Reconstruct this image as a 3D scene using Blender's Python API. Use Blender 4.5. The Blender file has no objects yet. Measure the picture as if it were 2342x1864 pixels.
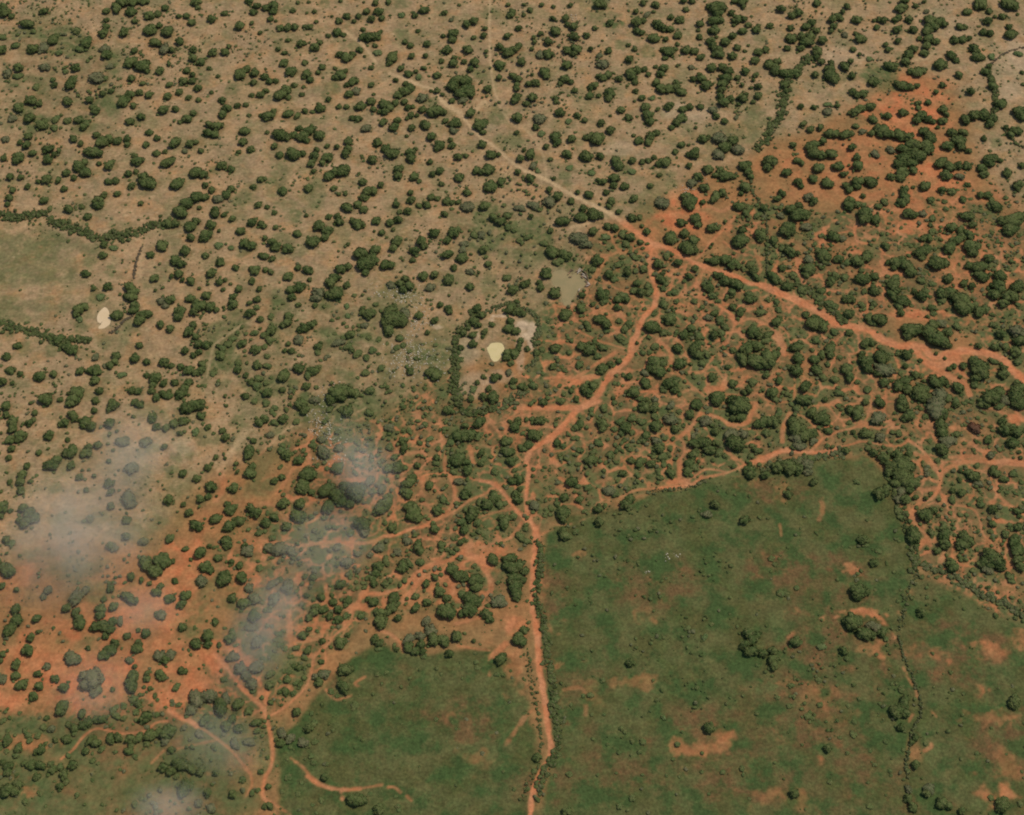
import bpy, math, random
import numpy as np
from mathutils import Vector

# ================= camera =================
scene = bpy.context.scene
W_PX, H_PX = 2342.0, 1864.0            # size of the photograph
CAM_H, TILT = 852.0, math.radians(35.0)
CAM_Y = -CAM_H * math.tan(TILT)
HALF_W = math.tan(math.radians(15.0)) * W_PX / H_PX
cam_data = bpy.data.cameras.new("camera")
cam = bpy.data.objects.new("camera", cam_data)
scene.collection.objects.link(cam)
cam.location = (0, CAM_Y, CAM_H)
cam.rotation_euler = (TILT, 0, 0)
cam_data.sensor_fit = 'HORIZONTAL'
cam_data.angle = 2 * math.atan(HALF_W)
cam_data.clip_start = 1.0
cam_data.clip_end = 20000.0
scene.camera = cam

# ================= sky and sun =================
SUN_EL, SUN_AZ = math.radians(62.0), math.radians(68.0)     # azimuth clockwise from +Y
world = bpy.data.worlds.new("World")
scene.world = world
world.use_nodes = True
wn = world.node_tree
bg = wn.nodes["Background"]
sky = wn.nodes.new("ShaderNodeTexSky")
sky.sky_type = 'NISHITA'
sky.sun_disc = False
sky.sun_elevation = SUN_EL
sky.sun_rotation = SUN_AZ
sky.altitude = 800
wn.links.new(sky.outputs[0], bg.inputs[0])
bg.inputs[1].default_value = 0.12
sun_data = bpy.data.lights.new("sun", 'SUN')
sun_data.energy = 2.95
sun_data.angle = math.radians(0.5)
sun_data.color = (1.0, 0.94, 0.84)
sun = bpy.data.objects.new("sun", sun_data)
scene.collection.objects.link(sun)
sd = Vector((math.sin(SUN_AZ) * math.cos(SUN_EL), math.cos(SUN_AZ) * math.cos(SUN_EL), math.sin(SUN_EL)))
sun.rotation_euler = sd.to_track_quat('Z', 'Y').to_euler()
sun.location = (0, 0, 500)
scene.view_settings.view_transform = 'Standard'
scene.view_settings.look = 'None'
scene.view_settings.exposure = 0.0
scene.view_settings.gamma = 1.0

scene.cycles.filter_width = 2.0
scene.cycles.volume_bounces = 1

COL = scene.collection
rng = np.random.default_rng(7)

# ---- survey: a point read off the photograph -> its place on the ground (or at height z)
ST, CT = math.sin(TILT), math.cos(TILT)
def ground(px, py, z=0.0):
    px = np.asarray(px, float); py = np.asarray(py, float)
    u = (px - W_PX / 2) / (W_PX / 2) * HALF_W
    v = (H_PX / 2 - py) / (W_PX / 2) * HALF_W
    dy = ST + v * CT
    dz = -CT + v * ST
    t = (CAM_H - z) / (-dz)
    return u * t, CAM_Y + dy * t, t * 1.0 * HALF_W / (W_PX / 2)      # x, y, metres per pixel
def to_px(x, y, z=0.0):
    ry = y - CAM_Y; rz = z - CAM_H
    d = ry * ST - rz * CT
    uu = x / d; vv = (ry * CT + rz * ST) / d
    return W_PX / 2 + uu / HALF_W * W_PX / 2, H_PX / 2 - vv / HALF_W * W_PX / 2
# ---- crowns read off the photograph, tile by tile: x,y,radius (g grey-brown, l pale green, r reddish) in the tile's own scale
TILES = {
(0,0,3.575): """40,90,60 20,50,45 95,130,30 360,85,42 225,185,60 270,245,35 620,235,50 20,290,45 10,400,55 120,360,50 950,55,55 870,85,40 1070,90,58 1000,0,70 1090,5,50 1180,5,40 870,160,30 1100,170,35 1010,250,55 840,260,55 870,215,30 700,340,60 650,385,50 430,310,60 350,380,60g 260,390,60 480,420,40 1220,120,45 1290,110,35 1220,235,65 1370,245,60 1300,205,35 1350,60,40 1460,130,30 1525,125,38 1565,180,38 1730,150,45 1835,105,32 1960,205,48 2060,185,25 2100,45,38 2070,95,38 1600,10,50 1620,60,28 2040,5,40 2125,265,25
850,390,50g 870,430,60 1270,340,55 1340,390,60g 1400,400,40 1470,330,45 1100,410,35 1060,500,60 1160,520,75 1200,575,35 1305,575,40 900,535,35g 1380,520,28 1580,400,35 1580,470,42 1645,500,38 1740,420,48 1840,420,40 1870,375,25 1525,575,38 1575,605,38 1500,660,42 1570,660,40 1615,715,45 1385,690,32 1465,750,38 1370,780,42 1540,795,32 1625,815,32 1710,555,26 1780,620,25 1730,755,25 1965,595,60 2020,560,40 2080,590,50 2075,670,40 2130,770,45 2060,775,28 1900,755,60l 1820,815,45 1850,880,50 1820,930,45 1940,860,40 2010,855,28 2135,940,25 2035,940,22
150,545,50 145,610,50 60,590,50g 360,540,50g 430,640,42 445,690,38 535,575,32 620,545,45 575,670,62 290,700,45 1075,635,40 1165,680,28 790,620,75g 850,630,45 740,460,30 715,490,25
550,820,55 240,810,62 150,870,55 320,845,35 730,810,45 760,860,45 780,900,45 235,950,60 340,1005,62 450,960,50 440,1030,45 550,970,50 640,975,45 700,1000,50 680,1035,45 100,960,45g 1010,820,60 1060,770,50 1140,750,35 1215,770,42 840,760,40 910,740,28 1090,860,35 1335,890,52 1435,885,40 1120,975,55l 1060,990,45 1155,950,40 1530,965,45 1580,920,35 1470,995,25 1710,1015,45 1780,1025,55 1700,1080,50 1750,1095,45 2000,1070,48 1985,1155,42 1950,1240,30 2050,1215,42
40,1130,40g 230,1110,42 215,1180,48 160,1165,30 265,1250,38 30,1290,38 150,1270,55 130,1310,45 390,1210,55 390,1300,52 480,1230,32 440,1260,40 600,1130,40 660,1170,35 790,1100,40 840,1150,65 890,1130,50 960,1150,45 1040,1130,45 1040,1180,35 770,1240,60 720,1230,50 1220,1080,35 1285,1125,38 1425,1160,58 1550,1170,45 1600,1160,30 1190,1180,35 1280,1250,35 1350,1235,30 1370,1320,60 1130,1310,58 1100,1270,30 900,1340,55 930,1310,40 810,1335,25 1510,1230,30g 1640,1230,30
640,1350,60 690,1325,35 700,1400,55 540,1410,38 80,1440,40 170,1445,35 380,1460,52 310,1480,30 225,1520,38 475,1470,38 470,1450,30 605,1450,35 525,1540,35 75,1610,42 100,1550,28 60,1665,30 360,1635,45 1050,1415,42 1110,1400,30 885,1480,40 945,1475,38 1075,1515,42 1170,1450,58 1220,1480,78 1440,1495,60 1480,1480,40 960,1580,38 800,1640,58 850,1590,40 1150,1660,32 670,1690,30 560,1700,50 1815,1345,48 1890,1380,40 1600,1400,60 1660,1420,48 1750,1400,45l 1680,1510,38 1730,1550,38 1615,1600,60 1670,1610,45 1530,1660,60 1500,1690,60 1850,1590,45 1890,1540,40 1780,1620,50g 2000,1630,70l 2110,1670,40 2075,1525,35 2130,1465,40 1630,1695,28 1760,1710,50""",
(600,0,3.575): """95,40,50 90,85,40 30,60,40 190,95,50l 250,85,30 65,150,35 110,170,20 290,20,22 380,15,22 425,90,28 365,105,18 510,30,45l 640,5,22 830,15,15 925,20,38 1030,15,30 850,90,42 890,150,45 950,90,45 980,145,32 690,130,38 625,165,35 785,130,35 750,170,30 440,175,22 570,130,18 150,225,35 210,220,45 265,215,40 345,215,25 385,215,32 1150,30,60l 1180,60,50l 1140,120,35l 1320,80,50 1245,120,38 1490,100,33 1610,40,18 1670,190,48 1730,165,45 1545,160,25g 1560,270,50 1555,320,42 1480,290,28 1810,285,38 1820,230,28 1730,305,25 2010,35,25 2140,35,22 2045,95,38 2030,120,35 2095,225,38 2000,290,40 1990,310,30 2140,120,25
540,290,28 615,260,45 660,280,28 825,240,30 870,300,60 930,290,50 820,300,50 800,320,40 960,260,28 1275,250,25 1140,280,60l 1165,340,32 1210,370,35 1345,355,38 310,350,45 340,350,30 430,380,50 470,345,30 210,325,25 140,370,45l 180,430,30 130,400,30 750,370,50l 800,405,35 630,440,42 690,460,55 740,440,40 920,370,28 940,430,40l 835,460,20 1060,460,60 1040,510,35 1220,455,38 1335,450,35 1510,400,48 1680,400,48 1465,495,28 1560,510,48 1570,470,28 1650,500,32 1735,500,48 1700,560,35 1940,375,42 2010,415,60 2060,400,45 2100,370,40 1835,415,30 1945,520,55 2120,500,45 175,510,42 345,510,28 235,580,52 20,620,45 360,600,52 390,650,42 340,630,30 455,590,30 490,545,35 595,555,25 640,610,50 600,630,35 680,580,30 890,550,28 1135,555,35 1320,555,28 1190,600,45 1255,580,28 1280,630,35l 1430,610,38 1780,605,50l 1935,630,35 2045,615,35 2090,640,40 2080,690,35 60,660,42 110,660,35 30,740,35 150,770,60 190,730,50 215,795,32 260,695,32 325,770,27 335,710,22 560,720,70l 520,770,50l 740,660,50 690,690,35 710,765,45 770,740,45g 890,690,35 910,770,18 540,810,35 475,880,52 50,950,55 90,910,40 30,920,45 210,930,45 285,945,38 350,905,38 410,915,22 625,870,32 690,870,32 800,865,52 890,825,45 910,890,35 1000,850,55 1090,840,40 960,910,30 1000,910,45 1040,880,45 1110,770,40 1160,740,55 1210,715,45 1090,650,30 1170,680,30 1165,830,35 1190,875,40 1230,870,22 1310,890,40 1310,790,55g 1370,830,60l 1420,900,68 1480,910,40 1300,760,30 1420,740,50 1460,770,35 1390,730,30 1215,940,38 1265,940,25 1185,965,25 735,960,32 780,965,38 985,995,38 1105,980,42 1075,1035,45 1220,1040,42 1330,1015,55 1590,640,60 1670,650,60 1560,690,60 1680,720,65 1630,750,60 1700,760,50 1640,810,45g 1550,820,30 1840,720,45 1910,845,18 1700,920,50 1780,1010,65 1820,990,40 1750,1030,50 1800,1080,35 1580,1000,60 1500,985,28 1560,1060,40g 2090,955,50 2080,790,50 2060,820,40 2140,840,20 2080,720,28 1930,950,70l 2080,1080,28 2060,1120,50l
40,1080,25 150,1100,65 200,1120,45 260,1100,35 300,1045,35 390,1060,55 330,1110,60 465,1100,55 360,1145,40 100,1190,42 145,1265,40 250,1260,65 280,1230,55 330,1250,42 430,1270,50 400,1330,45 445,1220,35 530,1280,50 490,1330,40 420,1395,32 610,1195,35 530,1190,25 705,1150,42 700,1210,40 680,1250,50 850,1040,50g 940,1160,50 1010,1210,45 1060,1245,62 900,1300,52 790,1415,15 1215,1290,52 1210,1240,42 1250,1215,25 1115,1380,52 1110,1430,45 1180,1110,18 650,1385,68 600,1400,50 540,1430,55 1240,1440,45 1385,1110,50 1450,1180,50 1430,1210,40 1550,1185,38 1540,1140,30 1370,1320,35 1390,1420,42 1450,1395,40 1610,1440,55 1600,1275,42 1665,1270,25 1870,1260,50 1930,1260,30 1850,1370,62 1880,1340,45 1750,1390,42 1790,1400,40 1860,1510,65 1950,1480,40 1465,1500,28 1280,1480,22 2110,1290,40 2140,1220,25 2090,1400,35 1800,1175,40
130,1440,60l 140,1500,65l 170,1560,42 15,1460,30 375,1535,42 440,1520,60l 450,1600,60l 585,1535,30 680,1580,25 625,1585,25 820,1485,38 970,1505,38 860,1560,55 910,1555,45 830,1610,40 690,1690,58 780,1670,45 1095,1665,45 1210,1570,35 1215,1630,48 1345,1670,42 1280,1680,30 1380,1610,35 1430,1620,30 1675,1570,38 1505,1640,45 1550,1655,30 1600,1650,30 1680,1680,65g 1820,1680,50 1975,1670,25 40,1690,28 830,1710,40 2110,1690,45g""",
(1200,0,3.575): """45,80,30 140,35,25 235,50,20 375,38,25 620,15,62 640,40,50l 230,145,32 335,145,42 250,250,52 400,210,48 350,195,30 130,270,30 575,225,25 75,300,30 80,340,28 195,335,48 410,295,50 510,285,35 590,130,60l 700,185,38 970,20,35 1075,35,38 910,90,32 1055,95,20 1000,115,35g 920,170,60 970,165,35 1320,75,28 1300,0,40 1370,5,35 1570,40,80 1620,60,50 1510,50,40 1580,105,45 1550,160,58 1600,160,40 1550,240,50 1720,5,30 1780,5,45 1790,50,30 1690,100,38 1740,145,55 1790,150,40 1895,240,40 1910,210,28 1780,250,42 1830,200,28 1710,205,20 925,250,42 960,265,35 1055,310,52 1155,315,35 1250,285,42 1195,135,35 1270,155,42 1090,190,50 1130,220,50 1190,235,40 1435,190,40 1420,245,22 1430,300,32 1570,300,18 1700,290,40 1640,335,50 1520,330,45 1540,370,45 1580,400,45 1740,385,35 1800,415,20 1830,370,18 1700,455,45 1590,440,50 1550,445,35 1910,420,45 1885,490,42 1930,300,50l
350,405,42 420,395,50 400,435,35 540,395,33 685,410,38 790,370,45l 850,365,25 900,400,30 1000,430,60l 130,430,50g 190,435,48 60,395,20 345,525,48 610,450,35g 640,510,60g 855,480,50 160,585,48 180,620,35 60,605,18 325,640,45 380,665,35 290,680,30 90,670,42 30,680,40 680,610,45 640,630,40 600,620,30 770,640,40 565,695,48 540,725,30 410,735,32 65,790,48 20,845,30 255,800,35 260,830,25 530,780,42 605,780,25 695,755,52 690,800,42 870,580,55 920,570,40 880,620,50 905,670,35 980,565,35 1010,605,30 1140,550,48 1110,600,45 1070,545,25 1250,535,22 1360,545,30g 1075,670,48 1120,720,55 1180,720,50 1240,710,50 1280,750,45 1240,670,30 910,740,32 960,795,38 1045,800,32l 900,825,18 1150,475,28 1210,460,18 1185,410,60 1130,405,35 1230,400,30 1320,405,52 1390,415,42 1440,465,40 1250,360,25 1530,550,45 1620,545,50 1670,580,48 1640,630,55 1620,680,50 1610,730,45 1600,780,40 1380,640,40 1450,640,50 1490,690,55 1430,610,35 1805,580,42 1890,610,30 1870,650,25 1780,690,30 1740,630,30 1910,700,40 1910,780,38 1870,830,25 1785,800,48 1810,770,30 1680,800,42 1630,830,50 1745,850,25 1850,715,20 840,700,18
290,915,52 430,940,35 490,980,32 360,990,35l 120,960,60g 90,1035,40 140,1090,40l 250,1110,55 270,1160,45 385,1130,48 175,1195,35 790,895,42 700,945,18 850,955,38 625,1000,45 700,1060,52 600,1130,65 540,1110,45 620,1160,45 500,1120,30 990,870,45 1090,890,28 1180,860,50 1170,890,30 1290,890,40 1350,870,45 1440,870,32 1010,940,55 1030,990,48 1080,1080,40 1030,1110,50 1010,1160,40 930,1145,42 890,1105,22 1240,1000,45 1280,960,45 1200,1040,30 1570,945,38 1635,985,35 1400,1040,20 1460,1130,50 1500,1120,30 1540,890,45g 1900,910,80l 1730,955,28g 1600,1120,75g 1700,1140,60 1820,1100,80l 1880,1090,50l 1640,1200,60 1590,1260,60g 1280,1180,38 1340,1185,20 1740,1220,60g
500,1265,68 620,1270,45 350,1255,45 50,1250,55 20,1230,30 210,1300,25 740,1310,45 770,1350,50 830,1400,50l 880,1310,40 960,1320,35 1010,1310,32 1150,1320,58 1100,1335,40 1060,1285,30 1050,1370,20 1390,1255,60 1340,1260,35 1345,1350,38 1230,1240,30 730,1450,50 640,1480,40 600,1470,25 820,1520,42 730,1510,40 670,1570,35 880,1400,40l 545,1410,40l 520,1590,50 710,1640,50 680,1690,45 900,1620,38 870,1640,25 430,1570,35 350,1510,45l 370,1370,35l 330,1440,45l 240,1455,25 200,1545,35 45,1450,50 100,1400,40l 70,1350,40g 270,1600,50 380,1640,35 610,1670,25 480,1700,40 200,1640,60g 80,1670,55g 1150,1430,60l 1100,1430,30 1200,1500,70l 1030,1515,30 1500,1380,50 1420,1440,50 1470,1530,52 1600,1390,45 1640,1430,60 1700,1440,35 1560,1430,35 1370,1490,50g 1350,1640,70 1330,1600,55 1360,1690,45 1560,1600,55 1620,1570,40 1455,1650,30 1805,1525,52 1770,1580,25 1800,1350,60 1830,1400,50 1850,1440,35 1760,1680,55 1830,1690,45 1130,1650,70g 960,1690,45l""",
(1742,0,3.575): """160,65,48 250,120,45 300,95,45 410,180,48 365,215,38 450,20,38 70,205,35 235,225,35 245,305,55 330,290,40 370,330,60 400,290,55 450,245,35 500,320,50 460,410,58 210,390,35 320,390,35 30,400,40 580,150,45 620,130,35 700,45,35 665,90,30 590,210,40 570,250,30 650,150,30 780,155,45 805,310,48 840,320,35 680,280,35g 800,440,25 750,400,32 770,270,25 920,165,22 1000,160,45 960,155,30 1120,140,35 1090,160,30 1210,155,42 1140,60,50 1180,50,35 1260,45,28 1170,0,45 1330,10,25 1110,235,48 1245,235,42 1115,330,38 1015,360,28 1035,400,35 940,220,28 1380,160,65 1450,170,60 1490,190,45 1360,240,55 1400,210,60 1370,310,55 1430,335,40 1350,370,45 1330,430,40 1240,395,48 1200,440,50 1180,500,50 1290,310,30 1350,90,30g 1620,215,42 1660,215,30 1685,95,38 1800,20,65 1760,50,40 1860,90,35 1850,165,52 1970,130,42 1910,135,25 2040,30,72 2095,115,20 1820,260,40 1870,265,45 2040,270,60 2025,215,35 1580,325,48 1640,320,45 1700,310,35 1740,395,52 1760,460,50 1800,470,40 1880,460,38l 1550,445,52 1590,490,35 2100,440,40l 1465,525,60 1280,580,60 1230,580,40 1320,570,42 1055,530,60 740,615,45 680,530,55 730,495,35 570,510,45 560,560,60 580,610,75 540,630,50 440,605,40 490,500,40 450,465,40 880,480,30l 60,515,55 130,500,38 120,570,60 200,590,60 280,590,45 150,540,50 190,690,40 200,740,35 920,655,60 950,560,60l 1000,700,70l 1060,650,50l 1150,690,60 1110,680,40 1210,710,52 1270,700,30 920,600,50l 1615,610,45 1480,690,35 1710,740,48 1430,750,28 1360,835,35 1280,840,30 1280,880,28 1485,890,45 1510,930,35 1480,985,42 1830,580,40 1860,540,35 1880,650,35 1890,700,45 2130,590,25 2140,690,20
750,750,40 780,770,42 830,760,42 320,865,40 430,875,32 540,850,35l 540,900,50g 620,860,25 770,900,58 890,870,50 810,880,45 720,920,28 1030,945,45 1150,915,52 1180,925,35 910,975,42 1310,950,62 1270,980,50 1370,975,50 1400,990,35 340,1010,38 400,1055,35 480,1040,40 560,1080,55 600,1090,50 690,1085,55 730,1090,35 1000,1060,75 950,1050,45 1060,1090,50 770,1030,28 830,1070,35g 900,1085,35 1130,1100,60 1200,1110,55 1330,1070,50 1380,1120,60 1250,1170,80 1360,1190,75 1160,1210,60 1280,1260,80 1170,1290,70 1220,1320,60 1130,1330,60 1150,1400,50 1240,1390,45 1140,1450,45 1060,1220,45g 1060,1440,42 1670,970,55 1740,930,60 1820,930,60 1890,960,55 1870,1010,50 1700,960,45 1960,840,58 1990,870,50 1940,810,35 2110,900,60 2130,950,50 2060,1060,45 2100,1070,45 2000,1040,35 2040,1100,40 1560,1080,50 1650,1080,45 1620,1140,65 1630,1190,50 1520,1185,50 1690,1230,35 1440,1040,25 1820,1130,35 1910,1170,45l 1870,1290,60 1860,1330,50 1950,1310,30
260,1180,38 420,1180,65 430,1240,65 400,1220,50 500,1150,45 570,1255,50 490,1260,45 740,1200,42 780,1280,48 790,1350,55 780,1380,40 930,1250,45g 950,1270,45 290,1310,40 330,1330,30 470,1370,48 625,1355,52 670,1420,35 205,1405,48 295,1480,48 325,1520,35 540,1490,58 170,1580,45 420,1460,40 790,1480,55 780,1520,45 895,1480,62 690,1510,35 720,1550,42 830,1600,32 1170,1550,55 1170,1610,55 1150,1650,50 1340,1520,55 1480,1550,45 1560,1555,52 1385,1625,48 1500,1640,38 1645,1630,38 1685,1510,32 1470,1320,60 1540,1350,60 1610,1350,55 1680,1350,45 1510,1430,55 1530,1460,45 1800,1370,50 1820,1420,45 1620,1440,45g 2010,1410,48 2100,1510,55 2070,1480,30 1790,1590,45 1850,1590,45 1880,1620,35 1920,1680,60 2000,1610,35 2130,1350,35 60,1310,70 50,1360,50 110,1300,25 720,1640,55 780,1660,55 850,1670,50 1010,1640,50 960,1680,45 380,1600,50g 430,1640,45 300,1680,50 130,1620,40 1120,1660,40 1510,1700,40 1240,1530,20""",
(0,460,3.575): """570,70,48 800,30,55 675,50,30 715,125,38 75,20,25 1150,15,28 1470,80,70 1500,40,55 1560,10,50 1635,50,28 1760,100,52 1830,110,30 1560,195,60 1600,160,50 1430,180,50 1370,180,45 1725,190,52 1680,270,62 1640,310,30 1900,140,40 1965,240,48 2060,170,55 2130,180,35 2100,20,40 1560,290,45 1790,240,22 1320,360,50 1515,400,52 1430,480,52 1475,505,50 1230,435,35 1680,440,32 1800,495,45 1925,540,38 1260,625,40 1460,590,42 1400,610,28 1490,640,30 1560,650,45 1725,585,52 1795,655,42 1840,640,28 1630,710,20 1700,675,20 1885,675,18 840,440,40 720,400,60l 730,490,50l 850,350,40 930,380,40l 700,590,42 890,570,50l 765,710,30 880,690,48 700,370,40 780,790,60l 820,780,40l 640,880,55 690,860,42 620,920,40 650,960,35l 670,1030,65l 700,1050,50l
950,925,58 1060,700,58 1090,740,50 1070,780,55 1100,850,48 1090,890,45 1170,920,60 1210,920,45 1140,970,55 1030,770,30 1390,800,48 1320,810,45g 1350,850,35g 1270,725,20 1555,795,38 1685,765,42 1610,850,62 1580,900,50 1650,850,50 1720,860,50 1770,885,30 1950,715,42 1905,780,35 1905,840,48 1825,720,22 1830,865,18 1470,890,52 1460,940,45 1315,1005,38 1390,1040,45 1580,1010,40 1540,1060,50 1530,1080,40 1600,1105,40 1620,1165,45 1685,1170,48 1510,1215,45 1580,1255,38 1625,1230,38 2060,550,40 2090,560,50 2060,650,35 2120,715,35 2040,830,30 2100,800,40 2100,860,40 2040,910,55 2130,960,38 2000,340,50 2060,360,50 1990,420,50l 2130,440,35 1790,360,40l 1890,380,30l
55,1265,45 85,1380,42 165,1410,35 320,1430,58 340,1410,45 440,1410,38 655,1385,42 740,1380,48 780,1380,52 775,1465,45 20,1470,55 100,1485,25 380,1605,70 490,1620,28 630,1560,65 600,1620,55 565,1650,42 560,1570,25 50,1670,50 250,1650,20 815,1545,45 780,1630,38 930,1660,60 960,1630,50 890,1700,35 1080,1545,45 1130,1550,40 1100,1640,38 1140,1660,48 950,1260,42 940,1310,42 900,1340,38 860,1340,30g 1140,1175,35 1100,1280,55 1200,1310,38 1345,1310,50 1400,1340,35 1480,1350,35 1540,1380,48 1640,1380,45 1650,1330,35 1600,1400,40 1200,1420,28 1270,1440,55 1240,1550,42 1250,1500,38 1335,1490,42 1330,1570,48 1280,1600,48 1370,1590,40 1430,1480,42 1385,1550,28 1540,1480,45 1500,1540,52 1470,1580,55 1600,1660,70 1510,1690,60 1560,1680,60 1650,1650,40 2010,1590,38 2080,1630,42 1840,1590,22 1850,1670,18 780,1270,40g 80,1090,50l 200,1210,60l 420,1230,60l 140,1180,40 550,1190,60 600,1210,50 480,1130,45 860,1150,50l
1820,1200,45 1810,1260,42 1860,1160,50 1900,1120,45 1940,1070,30 1780,1180,25 1980,1160,45 1950,1310,45 1940,1370,45 1740,1400,38 1760,1370,30 2080,1070,45 2090,1210,50 2100,1340,45 2000,1220,25 2110,1440,50 2100,1500,55 2010,1420,30 1870,1320,20 2050,1480,35 1850,1490,50l 1000,1420,40l""",
(600,460,3.575): """50,40,25 100,95,28 690,40,58 780,30,45l 825,80,38 1095,20,45 1215,10,40 1345,30,42 1280,35,28 1190,75,48 1120,85,28 1110,145,48 1045,170,42 360,115,28 540,125,32 615,120,35 630,165,45 780,180,55 740,160,38 820,200,35 930,155,42 1490,100,38 430,30,55l 260,120,60l 1680,70,65g 1830,45,45 1890,130,50 2000,100,50 1950,160,50 2010,200,45 2060,230,35 2100,50,50g 455,195,62 535,235,42 420,320,65 450,340,50 510,295,38 400,350,48 110,210,30 285,265,38 80,330,55 110,370,50 180,310,70l 210,380,50 10,200,35 20,450,40 80,470,35 20,300,30 1070,230,25 975,255,38 915,245,18 1410,255,55 1560,250,55 1600,220,35 1510,315,38 1730,265,45 1790,270,45g 1650,340,40g 1640,390,40g 1810,390,52 1515,430,55 1630,460,55 1570,540,38 1845,510,35 2100,310,38 1100,320,50 1070,380,45 1300,320,55 1250,400,52 1320,360,40 1230,480,30 1150,480,15 805,410,70 925,395,50 850,500,78 900,470,55 830,540,55 845,580,38 1010,510,58 1050,520,42 985,480,40 700,350,22 640,550,50 700,530,48 290,540,35 365,555,48 400,575,28 210,610,42 25,560,32 70,575,35 590,620,55 560,660,55 600,740,75 540,760,45 610,790,42 690,680,38 460,740,60g 440,790,50g 430,850,30 230,720,50 300,700,55 340,690,35 240,780,45 260,800,28 385,640,25 295,845,28 520,850,70l 750,765,28 820,765,20 1170,630,42 1130,670,45 1050,680,45g 1200,690,55 1150,720,45 1230,670,40 990,760,50l 1370,700,50g 1320,610,45 1410,595,50 1525,640,52 1700,570,38g 1770,580,20 1700,695,42 2000,615,48 2050,720,55 2130,680,38 1850,620,50l 1880,720,45l 2100,430,60l 1960,420,45l 1455,845,35 1520,870,42 1530,900,35 1410,970,40 820,880,35 870,920,65 900,900,45 820,910,35 925,835,38 1050,900,75 1080,950,90 1020,970,60 1030,1050,58 1020,1090,38 1140,980,60 1160,910,60g 1280,930,40 690,860,30l 700,940,30l 215,935,45 200,990,52 170,1010,35 70,935,40 70,1050,55 20,1080,50 340,1030,52 390,1010,52 310,1050,38 420,990,40 60,1130,50 790,1010,35 840,1010,38g 720,1085,48 660,1110,35 700,1180,48 730,1210,35 590,1080,25 460,1190,42 450,1230,40 475,1160,30 240,1220,35 185,1220,25 210,1165,30 300,1130,55g 620,1150,50g 640,1200,20 870,1110,35 950,1130,28 1120,1110,50 1100,1190,35 1150,1170,40 780,1240,55 900,1210,45 850,1270,45 1260,1180,60l 1350,1070,30 1320,1250,60l 300,1360,58 410,1380,60 370,1410,50 460,1350,42 440,1400,48 170,1420,60 140,1440,40 200,1400,40 840,1395,48 870,1350,20 970,1360,45 1000,1420,60l 1210,1390,35 360,1510,40 440,1515,32 220,1500,28 165,1540,35 1380,1390,60 1420,1420,55 40,1340,45 20,1180,40 40,1260,40 650,1440,45l 620,1560,90 700,1540,70 560,1610,60 760,1560,55 880,1540,55 320,1650,60 340,1680,55 430,1620,50g 550,1690,45 650,1690,50 1130,1540,55l 1240,1540,25 1135,1590,22 1300,1650,80l 1120,1680,60l 960,1620,15 230,1600,22 780,1440,22 30,1480,40 40,1560,50 30,1640,45 100,1680,40""",
(1020,680,6.129): """440,150,85 500,240,75 400,330,75 440,380,70 250,490,75 370,530,60 540,480,60 520,550,40 210,700,60 180,760,55 380,650,85 200,860,60 170,970,60 160,920,40 900,150,95 1000,190,80 1070,220,70 900,330,70 880,430,90 980,470,75 940,500,60 650,380,45 1050,600,60 860,770,80 850,840,70 960,790,80 1010,720,60 1140,720,50 1030,670,50 910,920,55 690,1120,85 750,1110,55 520,1110,45 640,930,40g 440,1190,45 380,1290,60l 350,1420,60 520,1380,80 670,1410,110 600,1270,60 550,1480,50 1220,1220,90 1240,1180,70 950,1170,80 940,1240,70 1060,1240,70 880,1050,60g 1100,1080,50 1100,1260,60 1200,1490,85 1360,1490,100 1440,1340,70 30,1570,90 90,1600,50 30,160,75 1150,90,30 1380,600,60 1290,620,80 1350,720,70 1270,780,60 1280,440,60l 1270,850,50 1320,690,60 850,1530,50 980,1560,40""",
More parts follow.
